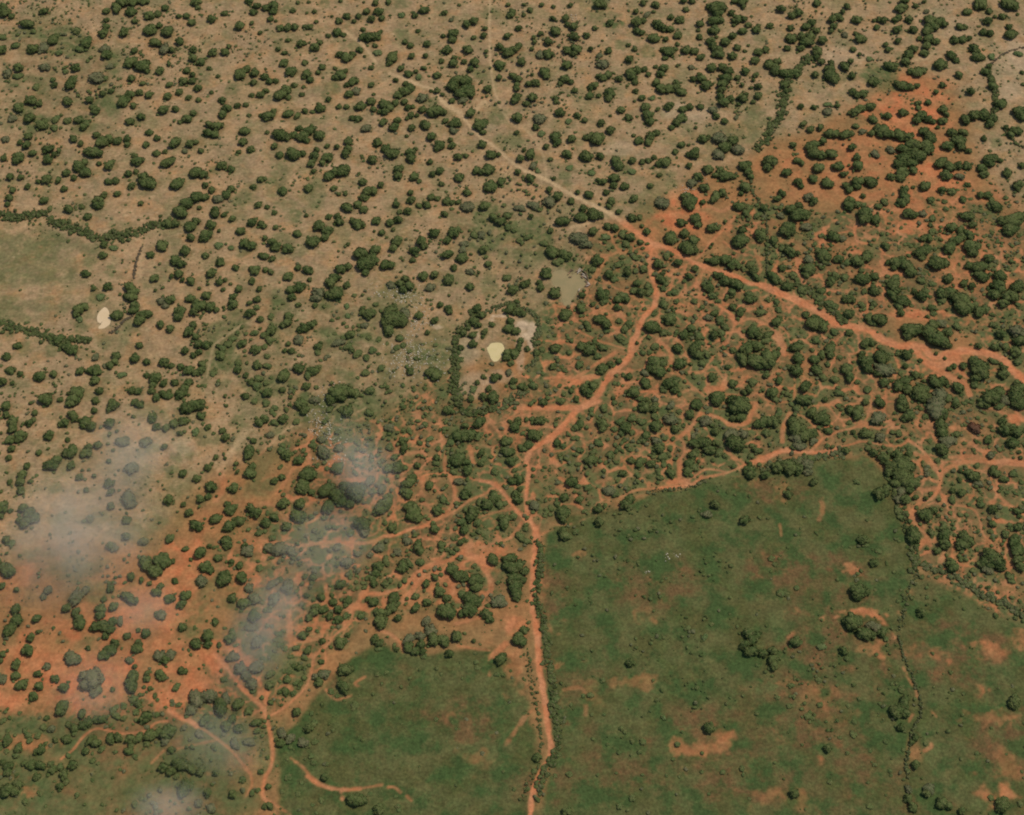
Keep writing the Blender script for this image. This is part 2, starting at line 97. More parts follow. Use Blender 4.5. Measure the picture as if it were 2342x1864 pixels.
(1200,460,3.575): """50,120,35 120,65,30 315,155,60 310,180,45 490,60,60 560,100,60 460,120,60 610,110,45 690,30,45 600,20,25 760,85,40 1400,140,55 1420,190,38 1280,170,50 880,130,50 960,60,50g 940,130,30 1080,60,80l 1150,110,50l 990,245,50 960,200,25 680,200,40 740,215,45 800,260,50 860,290,50 830,340,48 960,340,45 980,370,40 660,290,40l 560,240,50 30,280,45 160,330,45 210,235,30 90,350,50l 50,420,60l 450,290,80g 500,340,60g 230,400,70 330,430,60 300,470,50 260,490,45 1190,290,65 1310,260,45 1380,320,55 1340,370,70 1280,370,50 1400,400,45 1530,215,50 1590,220,35 1525,340,28 1760,60,50 1830,80,55 1900,100,50 1780,235,55 1760,310,75 1740,270,45 1930,270,70 1640,165,22 1735,155,22 1165,430,50 1210,440,30 1090,505,52 1135,580,35 975,535,38 975,560,30 595,480,55 620,500,40 555,550,40 840,580,45 845,550,35 690,590,55 730,620,50 770,500,55 740,640,45 910,410,28 900,450,30 800,450,35 175,585,52 130,700,42 120,660,30 15,670,42 250,745,58 640,760,62 650,810,50 620,720,40 470,765,38 800,760,55 760,800,45 760,870,45 830,800,40 540,840,40 460,870,50 980,860,35 900,720,52 950,740,55 1020,730,50 1010,680,45 920,670,45 1100,610,50 1170,660,50 1120,640,40 1130,710,50 1090,690,25 1230,730,50 1330,590,55 1300,650,40 1380,550,50 1510,700,60 1490,660,55 1530,760,55 1470,760,30 1490,490,42 1550,480,60 1640,470,55 1700,510,55 1760,510,45 1850,500,52 1870,560,50 1890,620,42 1640,640,60 1740,670,65 1600,600,45 1560,590,40 1690,740,50 1640,800,40 1650,760,40 1220,590,20 1260,500,45 1140,830,55 1260,810,50 1390,810,42 1440,860,45 1220,890,15 1190,960,60 1140,940,45 1220,960,45 1040,1030,75 1100,1030,50 1010,1090,45 1050,910,35 1580,900,60 1480,940,65g 1600,960,55 1640,1020,50 1620,1070,55 1550,1090,55 1700,850,50 1760,920,65 1740,960,40 1850,790,60 1840,750,50 1940,900,55 1870,1060,65 1920,1090,50 1790,1060,40 1700,1110,25
340,930,75 370,900,60 300,950,50 500,990,60 520,1030,45 620,960,60 680,1000,60 780,960,50 850,980,60 820,1040,50 680,1060,45 780,1110,55 830,1150,40 440,880,30 260,1160,80 270,1220,60 230,1130,60 480,1180,60 540,1210,60 440,1160,50 640,1190,50 600,1260,50 370,1240,50 260,1290,45 450,1330,50 230,1350,40 330,1380,35 640,1370,70 700,1330,40 600,1400,50 790,1310,55 770,1340,40 830,1215,20 950,1230,50 910,1150,30 1070,1180,50 1000,1340,85 1080,1310,85 1100,1380,75 960,1370,55 980,1390,60g 1260,1190,60 1280,1220,50 1400,1180,70 1410,1240,60 1300,1090,50 1230,1100,30 1140,1070,45 1190,1080,35 1360,1030,50 1420,1090,50 1270,1320,60 1460,1320,50 1490,1240,45 1520,1440,70 1530,1410,50 1580,1610,72 1410,1650,65 1540,1590,40 1760,1650,100 1700,1620,60 1680,1480,65 1680,1360,45 1870,1470,52 1830,1540,50 1800,1560,35 1820,1200,75 1900,1180,60 1900,1300,80 1780,1280,60 1640,1200,45 1700,1210,50 195,1560,42 300,1620,58 320,1650,50 300,1500,42 480,1520,50 560,1510,48 520,1560,50 440,1600,50 380,1550,30 850,1440,50 780,1480,40 980,1480,70 1000,1520,50 890,1560,60 940,1610,50 840,1560,40 720,1640,50 740,1600,40 650,1680,50 560,1690,50 1180,1490,70 1140,1530,50 1230,1540,45 1240,1450,50 1080,1600,50g 1090,1650,50 980,1680,60 1060,1690,50 1200,1650,60g 900,1690,40 1370,1500,45l""",
(1742,460,3.575): """20,50,40 310,90,90 320,110,60 240,60,50 370,110,40 270,120,40 160,110,40g 220,220,80 190,240,50 370,200,55g 20,250,60 100,320,45 460,130,60l 600,180,80l 720,30,60 850,110,80 870,160,50 940,130,60 980,40,55 800,40,50 1150,5,60 1200,100,58 1240,110,45 1400,5,40 1520,80,60 1400,130,45 1390,180,40 1320,100,40g 1680,120,60 1720,130,40 1720,200,60 1650,220,60 1560,210,50 1700,260,60 1400,240,50 1310,310,55 1370,300,40 1320,400,70 1310,440,55 1530,380,70 1500,350,45 1600,310,60 1640,280,50 1720,360,80 1720,410,60 1600,340,50 1440,490,85 1400,480,60 1490,500,60 1910,60,70 1880,30,50 2060,140,80 1990,160,60 2030,220,70 2120,120,60 230,400,60 290,430,50 180,370,50 510,430,70 470,400,45 530,480,50 640,460,60 700,490,50 590,280,60 660,300,40g 380,470,60g 400,560,80 350,600,50 145,530,58 100,610,60 140,640,50 260,590,50 210,690,60 240,700,40 320,770,38 330,710,50 610,600,50 680,610,50 550,680,55 570,640,45 940,610,65 880,640,60 820,630,62 820,560,40 940,730,62 900,740,30 840,730,38 1020,490,50 1100,490,60 1180,520,65 1150,470,40 1090,550,55 1220,570,60 1100,620,50 1080,680,62 1090,720,60 1060,760,60 1100,800,80 1160,810,65 1120,850,50 1230,850,28 950,320,90l 900,370,80l 1010,370,60 860,450,70 780,480,60 1230,410,45 750,260,45 700,790,50 740,800,38 820,840,45 920,840,32 715,920,52 740,930,35 890,930,70 980,960,70 1010,970,50 960,980,60 850,880,40 920,980,50 1310,770,60 1330,800,50 1250,740,35 1350,730,30 1310,640,50 1400,670,40 1470,750,60 1480,800,50 1540,740,60 1640,790,80 1640,870,75 1600,840,60 1700,850,60 1790,900,60 1790,930,50 1840,870,50 1750,840,45 1640,670,60 1720,690,45 1530,630,55 1780,520,80 1700,530,60 1870,440,70 1900,540,80l 1830,600,80 1980,600,80 1930,680,80 2040,760,80 2090,680,70 2100,490,60l 2000,440,40 1900,760,60 1980,830,50 2110,820,50 1390,870,35 1410,910,40 1330,870,20 1140,910,40 500,720,60 560,830,55 600,850,50 470,780,50 110,810,55 140,880,40 290,910,80l 260,980,90l 350,920,60 430,980,80 500,1020,60 600,1060,50 120,980,60 20,930,50 1240,1040,85 1200,1090,55 1290,1030,55 1380,1080,80 1440,1120,85 1400,1010,60 1520,1070,55 1490,1160,60 1540,1190,45 1470,990,50g 1700,1020,70l 1600,1010,50 820,1160,75 800,1190,55 900,1160,40 960,1190,45 850,1300,70 860,1360,60 820,1250,40 980,1270,75 960,1310,50 1000,1370,80g 950,1400,60 700,1370,55 730,1430,60 680,1350,35 780,1480,50 870,1530,50 1190,1250,55 1230,1210,35 1160,1340,50 1130,1400,35 1100,1240,45 1310,1290,35 1430,1250,30 1490,1280,28 1260,1410,45 1310,1420,38 1520,1360,42 1640,1350,60 1590,1340,40 1780,1330,80 1800,1390,85 1730,1290,40 1750,1450,55 1740,1500,50 1900,1300,45 1980,1360,40 1980,1410,50 1620,1440,32 1610,1520,60 1480,1460,60 1420,1480,60 1400,1440,45 1520,1500,40 1180,1470,60 1200,1530,60 1120,1500,60 1300,1540,80 1320,1590,70 1250,1580,50 1460,1580,70g 1430,1650,90g 1590,1630,45 1530,1600,50 1000,1480,45 1060,1460,60l 990,1640,75 960,1620,50 1160,1650,70 1140,1690,50 1880,1590,90 1930,1540,70 1980,1620,60g 2080,1580,80 2110,1530,60 2110,1650,70 2090,1490,40 1950,1670,50 1820,1650,50 2080,1220,60 1900,1200,60 2100,1300,50 1780,1190,50 1900,1000,50 1960,1080,50 2090,1050,80g 2110,1130,60 2000,1180,50
60,1090,60 40,1130,50 100,1070,40 50,1280,85 100,1260,60 30,1330,60 280,1190,60 310,1130,50 300,1280,60 420,1200,45 480,1230,60 560,1200,60 580,1270,60 560,1320,50 430,1290,50 450,1370,60 290,1380,60 250,1350,50 640,1270,40 210,1210,35 360,1510,60 330,1500,40 340,1620,60 290,1680,50 380,1600,50 90,1560,60 60,1540,40 110,1600,50 130,1460,60 60,1420,50 640,1560,50 210,1570,30 600,1450,50 500,1430,50 530,1630,45 620,1650,50 720,1680,60 800,1700,50 440,1040,50 450,1130,50 700,1060,50 750,1540,28 850,1640,35""",
(0,920,3.575): """40,30,45 50,100,38 100,150,55 100,210,50 170,265,52 150,300,38 80,300,40 95,375,42 10,250,15 240,165,42 270,145,32 285,85,30 400,265,55 395,285,50 590,95,45 610,130,38 530,160,48 500,175,35 700,160,62 750,190,55 770,65,35 650,145,25 895,165,55 1090,115,22 1245,115,42 1240,150,35 1280,195,42 1355,205,40 1420,170,50 1500,150,48 1530,150,30 1640,110,40 1470,250,32 895,260,25 955,235,20 1000,310,60g 1190,320,55g 1200,380,70l 1270,370,50l 550,305,25 800,345,42 720,360,38 700,410,48 590,390,60 540,410,50 320,410,28 925,390,18 890,480,25 400,510,65 460,470,50 430,540,55 580,510,45 70,450,35 220,520,35 180,590,52 165,650,50 170,720,42 80,650,32 250,645,25 650,605,38 770,600,25 670,555,18 1070,530,65g 1060,550,50g 1345,360,40 1500,390,50l 1540,430,50l 1450,450,50l 1400,560,70l 1650,250,50l 1700,200,30 1600,240,40l 1680,300,70l 1760,310,50l 1840,280,45 1820,230,30 1950,150,60l 2120,160,50 2070,310,30 2040,390,58 2030,430,50 1765,445,28 1840,455,20 1700,530,40 1730,500,22 1495,580,38 1610,620,38 1725,685,55 1915,695,48 2040,570,60 2060,530,45 2110,620,60l 1940,565,25 1930,500,25 895,660,48 905,730,40 705,715,25 5,730,22 20,850,55 10,930,35 85,885,25 190,860,55 240,900,60 280,940,50 200,970,62 160,960,40 230,990,50 1050,770,75g 1070,830,50g 905,845,38 735,945,42g 1035,960,40 1380,790,50 1500,830,28 1640,790,42 1700,770,32 1770,765,15 1545,895,45 1600,1000,60 1760,950,58 1790,960,40 1890,870,60 1860,830,30 2050,860,55 2090,900,55 2030,830,35 1870,1010,60 1950,970,60 2020,1000,60l 2120,1060,45 1850,1130,60 1830,1100,45 1860,1170,45 50,1120,40 90,1150,40l 900,1170,45 930,1180,45g 1030,1090,45 1170,1135,48g 1390,1115,42 1300,980,80l 1515,1200,30 1640,1230,60 1670,1240,45 1710,1175,32 1560,1285,20 1780,1270,42 1890,1280,55 1910,1310,45 2030,1210,60g 2060,1240,60g 2000,1170,40 1190,1310,70 1330,1290,80 1260,1370,75 1410,1300,30 1270,1410,40 70,1370,65 90,1390,50 30,1340,45 1070,1425,42 1155,1455,32 1430,1460,32 1280,1550,48 1310,1500,32 1220,1480,30 135,1530,28 20,1500,30 390,1530,45g 350,1580,35g 900,1520,42 620,1590,75g 700,1530,45g 850,1610,28 1050,1590,60 1100,1620,40 1520,1580,48 1500,1600,38 1680,1340,55 1720,1370,40 1830,1430,75 1800,1410,55 1870,1470,50 1650,1460,60g 1900,1600,55 2000,1640,60 1980,1430,60 2120,1350,40 1960,1330,40 1390,1600,45 1480,1650,50 1600,1680,60l 1700,1650,70l 820,1690,50 930,1670,50 540,1680,50 2080,1600,60g 450,700,50l 2050,1500,60g""",
(600,920,3.575): """350,60,50 540,60,45 170,130,50 100,160,45 280,150,40 20,130,40 60,260,40g 160,390,50 170,350,35 200,430,50 290,350,30 300,470,50 700,60,60 820,130,60l 860,110,70l 870,70,50 800,180,60l 1050,170,70g 1100,60,50 1250,100,80l 1190,230,50 1170,290,55 1270,310,50 1330,175,38 1160,370,50 1040,360,45 1525,50,60 1580,90,50 1650,260,70 1590,270,60 1700,260,60 1770,265,50 1660,190,40 1540,320,50 1770,160,60 1720,60,60l 2070,185,60 2080,220,40 2000,320,50 2010,400,58 2040,490,60 2050,540,50 2130,370,48 1415,430,55 1420,480,50 1450,370,42 1340,390,30 1370,300,40l 1600,450,75 1640,420,50 1600,510,35 1680,480,50 1790,410,45 1800,470,50 1790,500,35 1885,435,42 1900,560,45 930,420,45 820,400,45g 1090,540,85 1040,540,45 1150,520,50 1100,600,40 1080,440,40 1280,520,50 1390,660,65 1380,690,45 1230,610,60 1200,650,60 1140,720,60 1190,740,60 1200,830,65 1230,890,75 1280,950,70 1310,970,45 1310,800,45 1320,820,40 450,510,38 530,520,42 620,530,60 480,310,60g 600,350,70g 400,330,50 500,400,70g 370,580,80 330,690,85 290,720,70 300,800,75 390,740,50 290,920,70 330,930,50 160,610,35 50,660,60l 100,640,40 170,820,55 180,750,40 530,700,75 520,740,60 620,750,75 540,840,70 700,680,75 760,720,90 800,760,80 740,820,75 850,620,80g 650,800,60 880,660,60g 1000,820,85 960,870,60 1040,850,60 1030,760,45 980,700,50g 820,980,80 780,1000,55 840,1040,60g 720,1060,50 1060,1030,75 1100,1020,50 1010,970,40 1410,1030,50 1430,880,45 1450,840,35 1480,780,50 1640,760,55 1680,740,40 1900,770,60 1870,720,40 1840,830,55 1780,810,50 1940,830,50 1980,820,40 1720,900,60 1710,860,40 1700,940,55 1630,970,50 1650,1040,60 1760,980,50 1770,1050,40 1980,980,60 1960,940,45 2050,930,50 2100,630,60 2050,650,50 2050,750,60 2120,700,50 2090,800,45 2110,1090,50 2080,1060,40 1600,640,50g 1680,560,55 1560,560,45 30,980,50 100,940,45 20,1050,35 200,1010,45 80,1100,40 130,1190,80g 60,1190,60g 220,1210,60g 1270,1120,52 1275,1180,52 1250,1080,35 1290,1215,40 1190,1130,45g 1100,1220,45g 940,1180,70g 900,1230,50g 400,1440,60 640,1490,50 620,1150,60g 760,1230,50g 700,1300,60g 950,1340,55 1010,1290,50 1150,1330,60 1200,1310,45 1290,1300,50 1110,1380,55 1040,1430,50 1000,1480,45 1060,1420,35 890,1480,55 840,1520,45 900,1430,40 930,1390,40 80,1480,50g 200,1500,70g 100,1600,60g 1480,1150,50 1510,1180,45 1640,1150,55 1600,1200,50 1560,1230,50 1470,1210,50 1880,1280,62 1870,1310,50 1730,1330,35 1580,1330,80 1600,1390,80 1660,1440,70 1750,1440,75 1740,1500,65 1790,1420,50 1610,1270,40 1690,1570,85 1740,1610,80 1640,1560,50 1430,1420,50 1470,1410,40 1340,1480,40 1450,1540,50 1480,1600,65 1440,1570,35 1350,1630,40 1250,1580,45 2020,1270,60 2050,1340,75 2100,1330,60 2000,1330,50 2060,1430,70 2070,1500,70 2080,1560,60 2130,1450,40 2080,1600,35 1060,1580,75 1040,1640,80 900,1640,65 860,1610,35 1100,1630,50 1940,1620,70g 500,1600,60 560,1640,60 450,1650,60 360,1580,30 1250,1680,50 700,1620,40""",
(1200,920,3.575): """440,150,65 430,200,45 640,170,60 640,220,38 560,80,50 780,150,50 830,200,60 730,200,50 790,240,45 880,120,50 960,150,50 880,240,35 990,270,50 1050,60,65 1070,110,50 1080,190,60 1200,130,65g 1210,200,60 1280,140,45 1310,180,35 1270,65,40 1360,100,55 1480,150,60g 1780,110,70 1700,140,50 1890,170,60 1960,150,60 2040,150,55 2080,80,50 1560,235,45 1700,270,85g 1730,330,80 1740,370,55 1790,250,50g 1480,300,80 1400,330,60 1560,310,50 1590,400,50 1520,380,60 1380,420,60 1640,430,35 1080,310,50g 1100,370,55 1060,400,45 1130,430,50 1200,370,40 1340,500,60 1360,560,62 1390,520,50 1320,570,38 1190,560,60 1180,500,50 1140,480,45 1050,480,60 1040,440,40 970,300,50 960,420,80l 880,440,60 950,470,60 640,330,50 600,320,40 780,370,40 700,420,50 660,490,45 560,400,45 540,460,60 460,380,50 450,500,45 430,420,40 430,280,35 320,350,40 250,300,60 80,270,90 50,350,70 130,270,50 120,150,60 50,130,50 70,550,38 150,520,40 100,640,30 60,590,30 810,590,60 800,620,45 960,600,60l 1110,610,40 200,680,80l 160,710,60 390,640,60 430,670,45 520,690,42 690,710,60g 740,740,50 660,690,40 410,730,30 450,740,30 1090,650,30 1410,600,22 1840,550,50 1850,590,50 1920,400,60 1860,440,50 1840,490,35 320,780,60 280,820,50 430,790,60 310,890,70 340,860,50 310,950,50 80,840,50g 70,860,35 820,830,50 850,850,40 600,870,45 490,885,28 1000,835,28 610,975,52 590,990,30 420,1050,42 310,1050,48 330,1090,50 290,1040,30 370,1100,28 480,980,30 20,1130,45 10,1030,40 20,1370,60 10,1400,50 1560,830,48 1500,910,45g 1800,960,48 1690,1330,28 2020,1270,40 2110,1560,40 1380,930,28 1230,990,50l 860,790,60 1560,490,50l""",
(1742,920,3.575): """310,30,50 100,130,70 130,80,50 60,150,50 40,240,50 420,80,60 490,120,70 540,160,70 560,210,60 260,150,70 290,210,80 350,260,70 400,250,70 300,280,70g 440,310,50g 310,370,75g 260,370,50 540,350,35 590,370,35 680,260,75l 690,300,60 750,240,30 850,250,58 960,110,80g 960,160,60 970,280,50g 1060,320,30 1070,230,45 1130,240,50 1150,190,35 700,80,90 780,90,60 980,20,70 1150,40,70 1210,100,60 1170,120,50 1430,60,85g 1340,110,40 1480,90,60 1470,180,58 1475,240,58 1530,310,70g 1480,380,65 1460,470,50 1440,450,40 1600,250,45 1590,20,40 1570,260,30 1745,210,55r 1850,300,42 1990,220,60 2080,240,60 2060,200,50 1970,150,45 2050,330,60 2120,400,35 2120,460,35 2080,30,55 1740,380,35 1660,330,30 1860,410,60g 1760,500,45 1880,550,60 1850,540,35 1920,580,45 2010,620,58 2060,580,45 1700,570,55 1740,600,60 1760,640,60g 1620,550,35 1460,560,28 1350,590,45g 1320,610,40g 880,370,45 920,410,48 1000,450,55 1010,480,40 1205,370,32 1205,420,35 1120,430,55 1150,500,100 1080,520,70 1210,520,70 1040,570,50 1030,610,30 1170,600,90 1220,650,70 1120,580,60 1210,710,45 1180,680,60 1100,660,50 1140,720,50g 1120,790,45g 1180,790,50 220,510,75 130,520,60 290,540,60 230,560,50 380,500,60g 400,450,45 380,560,45g 80,510,22 30,590,50 690,390,40 760,390,45l 1120,880,40 1140,930,40 1280,780,45 1340,790,40 1350,910,75 1300,910,55 1390,950,60 1400,880,45 1380,1060,55 1400,1100,35 1350,1030,30 1240,1070,75 1270,1120,60 1210,1090,50 1210,1030,45 1290,1160,40 1420,1210,55 1450,1240,38 1400,1190,45 1580,990,40 1620,920,45 1490,1010,50 1510,1080,70 1500,1150,60 1640,1090,80 1700,1130,60 1640,1160,60 1600,1130,50 1680,1060,50 1560,1310,55 1570,1350,55 1550,1270,45 1900,1260,90 1940,1290,85 1850,1300,70 1800,1320,55 1860,1350,60g 1950,1330,60 2040,1420,50 2050,1460,40 2010,1400,25 1800,830,45 1790,790,40 1910,980,55 1890,870,50 1880,1050,40 2110,870,60 2050,860,38 2120,920,40 2030,980,50 2090,1010,50 2060,1130,70 2100,1200,70 2110,1290,60 2120,1340,50 2000,1070,50 1640,740,40 1560,720,35 1560,790,45 1950,690,40 800,1540,80 760,1550,50 850,1550,50 780,1590,50 830,1510,40 930,1530,20 1120,1620,30 200,1560,40 150,1550,40 290,1510,35 90,1280,50 110,1320,35 850,1160,40 830,1120,50 960,1210,40 920,1310,45 720,880,80l 780,960,80l 700,830,50l 960,740,60 1010,730,50 660,1170,20 730,1180,25 720,650,60l 780,640,40 430,650,45 220,750,45 190,730,30 600,900,60l 1020,700,50""",
(0,1384,3.575): """130,30,50 130,120,60 80,190,62 60,220,55 100,150,55 300,105,45 310,215,22 250,260,45 230,365,52 210,370,45 520,270,60l 20,400,30 5,450,30 60,370,18 620,50,45 640,110,55 660,150,50 650,30,60g 530,40,50g 820,40,60 900,30,60 780,170,58 850,160,65 900,200,50 860,250,40 920,130,50 980,130,40g 820,80,50 1040,250,38 1190,230,48 1130,205,25 720,350,28 900,360,65 940,310,50 850,400,50 1120,350,55 1110,380,50 1130,300,40 1320,80,50g 1290,70,35 590,430,75g 620,470,60g 550,420,50g 130,480,48 130,575,42 180,640,60 210,610,45 150,670,45 320,660,52 275,740,48 380,495,40g 310,560,42 450,600,42 440,620,32 520,670,52 500,690,45 740,590,110g 700,620,70g 790,700,60g 820,600,50g 20,600,50g 510,830,65 530,800,50g 660,870,60 640,900,40 920,690,28 1080,600,60 1080,650,62 1090,560,50 1100,500,35 1060,450,40g 1200,560,40 1200,600,35 1225,680,25 1310,560,50 1330,590,40 1480,530,48 1510,540,32 1440,665,48 1460,655,35 1310,410,60g 1400,400,55g 1350,440,50 1630,520,15 1090,760,48 1130,800,40 1140,830,30 1110,870,40 1285,770,25 930,850,48 1010,820,40 950,900,45 1010,920,45 1190,910,60 1160,950,45 1280,890,40 1360,920,25 1460,810,35 1560,850,60g 920,1010,38 830,930,60 780,930,50 720,950,60 670,980,60 600,1000,60 560,970,50 860,910,40 540,1090,60 600,1040,50 20,940,48 60,850,18 380,920,35 200,1020,45 60,1090,60 50,1130,50 350,990,50 310,1060,50 420,1010,50g 230,1060,50 150,1160,60 130,1220,50 340,1170,60 300,1190,50 240,1100,50 50,1190,40 70,1310,60 60,1360,50 250,1300,60 330,1310,60 410,1290,50 200,1290,40 490,1320,55 520,1380,60 590,1300,60 490,1480,55 540,1440,50 430,1340,50 100,1430,70l 150,1460,60 50,1500,70 110,1520,60 200,1600,45 330,1540,35 300,1400,50 740,1100,60 780,1120,60 700,1190,50 830,1170,50 720,1120,40 960,1080,60 900,1090,60 1060,1090,60 1050,1190,55 1070,1140,50 1130,1080,60 1220,1050,70 1300,1040,60 1380,1030,70 1350,1100,60g 1200,1130,50 1400,1180,50 1100,1230,40 1500,1000,40g 1630,1050,50g 1680,920,60 1650,960,50 1720,980,50 800,1290,28 980,1340,28 920,1410,22 640,1400,70l 740,1430,70l 1100,1620,50 1150,1580,35 1260,1620,40g 1330,1320,60 1400,1350,60 1300,1300,40 1480,1290,70 1560,1330,60 1640,1350,60 1500,1490,70 1460,1470,50 1560,1470,50 1440,1390,50 1760,1370,40 1700,1530,55 1620,1610,55g 1900,1540,55 2060,1530,45 1980,1420,50 1720,1650,60g 2130,1360,35 1830,600,42 1880,270,55 1900,230,50 1860,290,30 1790,325,32 1780,380,20 1900,420,55g 1970,510,60g 2080,80,60 2050,180,50g 2100,300,60g 1580,100,80l 1550,200,70l 1650,50,60l 1700,250,60 1600,310,60 1700,320,45 1490,180,50 1760,140,38 1690,130,15 1990,570,70g 2050,650,60g 2060,710,45 2100,500,70g 1700,740,80g 1600,760,80g 1840,720,80g 1800,830,70 1950,800,60 2030,860,50 1900,920,60 1950,1000,60 1850,980,60 2100,950,60 2100,1020,50 2040,1110,60g 1920,1130,60g 370,1640,25 690,1630,20 250,850,50l 350,840,50l 20,1280,40 450,1100,40""",
(600,1384,3.575): """330,245,45 380,380,60 370,360,45 280,350,45 490,290,35 640,120,55 680,80,40 430,50,60 500,20,60 620,30,50 380,100,40 390,180,40 570,170,30 550,90,40 810,80,45 640,300,60 620,310,45 700,240,30 490,360,25 480,460,30 450,410,22 300,510,35 350,510,30 980,130,70 1010,110,55 970,60,50 1030,30,60 920,20,50 1110,100,45 1000,160,50 1500,40,80 1460,80,50 1640,60,45 1700,20,80 1830,70,55 1860,110,45 1880,130,28 1590,250,55 1620,270,40 1570,220,40 2110,290,65 2100,250,50 2140,200,40 1730,290,28 920,270,45 960,310,45 950,350,38 980,290,35 1200,270,55g 1190,340,45 1250,370,40 1310,380,40 1320,410,35 1290,250,50g 1380,200,60g 1400,280,60 1300,320,50 1480,280,60 1340,130,50g 1100,360,28 1080,350,20 1950,440,58 1960,410,45 1930,470,45 1750,460,32 1740,390,28 1760,510,28 1530,390,45 670,530,60 720,520,50 640,550,45 730,610,28 670,670,60 680,700,50 640,640,45 560,700,35 610,740,25 760,810,42 750,840,30 940,560,32 1820,660,60l 1920,560,35 510,560,55g 460,630,45 430,580,40g 200,600,50 60,560,50 200,680,60 60,650,50 260,720,50 50,790,40 160,820,20 220,530,40 280,870,50 400,880,30 380,1000,50 350,1010,30 420,960,35 160,1040,50g 230,1090,50g 150,1130,45 330,1120,50g 360,1140,40 430,1110,40 100,1100,28 420,1280,40 400,1230,35 510,1400,50 770,1590,70 760,1620,55 730,1570,40 820,1590,50 880,1540,28 1090,1560,30 1110,1640,35 1115,1670,30 950,1670,50 410,1630,30 160,1520,28 50,1480,40 1420,930,30 1550,955,25 1510,1110,22 1140,965,14 940,1335,18 1160,1240,12 1580,830,12 1500,740,10 1420,600,15 1970,1360,20 880,1050,15 2060,1500,25 2110,1110,15 290,1540,40 480,1590,40 60,1640,50 20,1640,40 210,1400,40 320,1450,30""",
(1200,1384,3.575): """865,465,48 210,520,32 320,945,32 260,760,40 230,790,30 280,1215,28 365,1375,38 250,1390,25 1250,1130,38 970,1110,35 880,1110,30 790,1000,32 820,1030,25 540,730,38 480,735,25 380,810,25 1510,1000,55 1480,1010,30 1545,1005,25 1840,230,60 1860,280,60 1900,240,45 1800,320,55 1860,370,60 1820,360,45 2030,370,55 2060,400,50 2030,440,55 2040,490,50 2010,510,35 1950,390,45 1905,490,22 1680,70,15 1140,260,22 880,1570,40 780,1640,35 1505,1540,25 1215,1255,28 940,1195,30 770,1200,28 870,1220,18 660,640,45l 640,610,30 1310,620,45l 1900,880,25 1780,1330,35 1790,1380,25 1620,1360,35 1450,1360,28 1160,1390,22 1265,1400,22 965,1385,22 600,1385,18 750,1370,20 1410,670,25 1510,750,25 1530,150,25 1470,260,35l 1655,800,25 350,1690,50 30,1500,40 100,1240,45 80,1350,35 680,1135,20 550,890,22 650,890,20 1290,1030,15 1140,920,25l 1840,1580,20 560,640,45l 1340,180,30 90,800,20""",
(1742,1384,3.575): """740,130,80 700,160,60 780,170,50 840,230,65 900,240,50 860,200,60 940,180,50g 990,220,45 1020,270,38 900,160,50g 280,300,55 240,320,35 300,280,40 2070,790,65 2050,800,55 1120,860,70 1170,800,60 1080,850,50 1180,880,50 1150,690,40 1070,640,25 1140,1000,45 1165,1020,30 750,1050,40 240,650,40 480,810,38 470,610,35 230,820,32 270,1535,50 1970,1620,65 1960,1660,55 2000,1580,40 1880,1570,35 1370,1500,55g 1350,1540,45 1400,1470,40g 1340,1130,28 1260,1080,40 1230,1120,30 930,1300,30 900,1280,18 1050,1350,30 1060,1390,20 890,1640,38 890,1185,24 1160,1180,25 1065,1250,20 1020,1110,38 800,760,32 710,820,22 970,800,25 960,900,15 760,950,35 620,940,30 530,950,20 540,1170,45 640,1080,25 560,1440,30 180,1420,60l 130,750,28 960,680,22 840,365,18 940,400,20 1110,200,18 670,370,45 700,430,40 490,340,40l 470,210,50l 1280,540,18 1880,510,18 1260,1300,45 1200,1350,35 1200,1580,45 1240,1650,45 1200,1500,40g 1480,1610,60 1530,1640,50 1640,1680,45 2120,1620,35 1020,1550,20 110,1285,22 360,1665,20 2130,1360,25 1310,60,45 1870,1040,18 2090,1220,18 380,900,40 420,920,25 990,560,50l 600,490,25 1640,420,60l""",
}
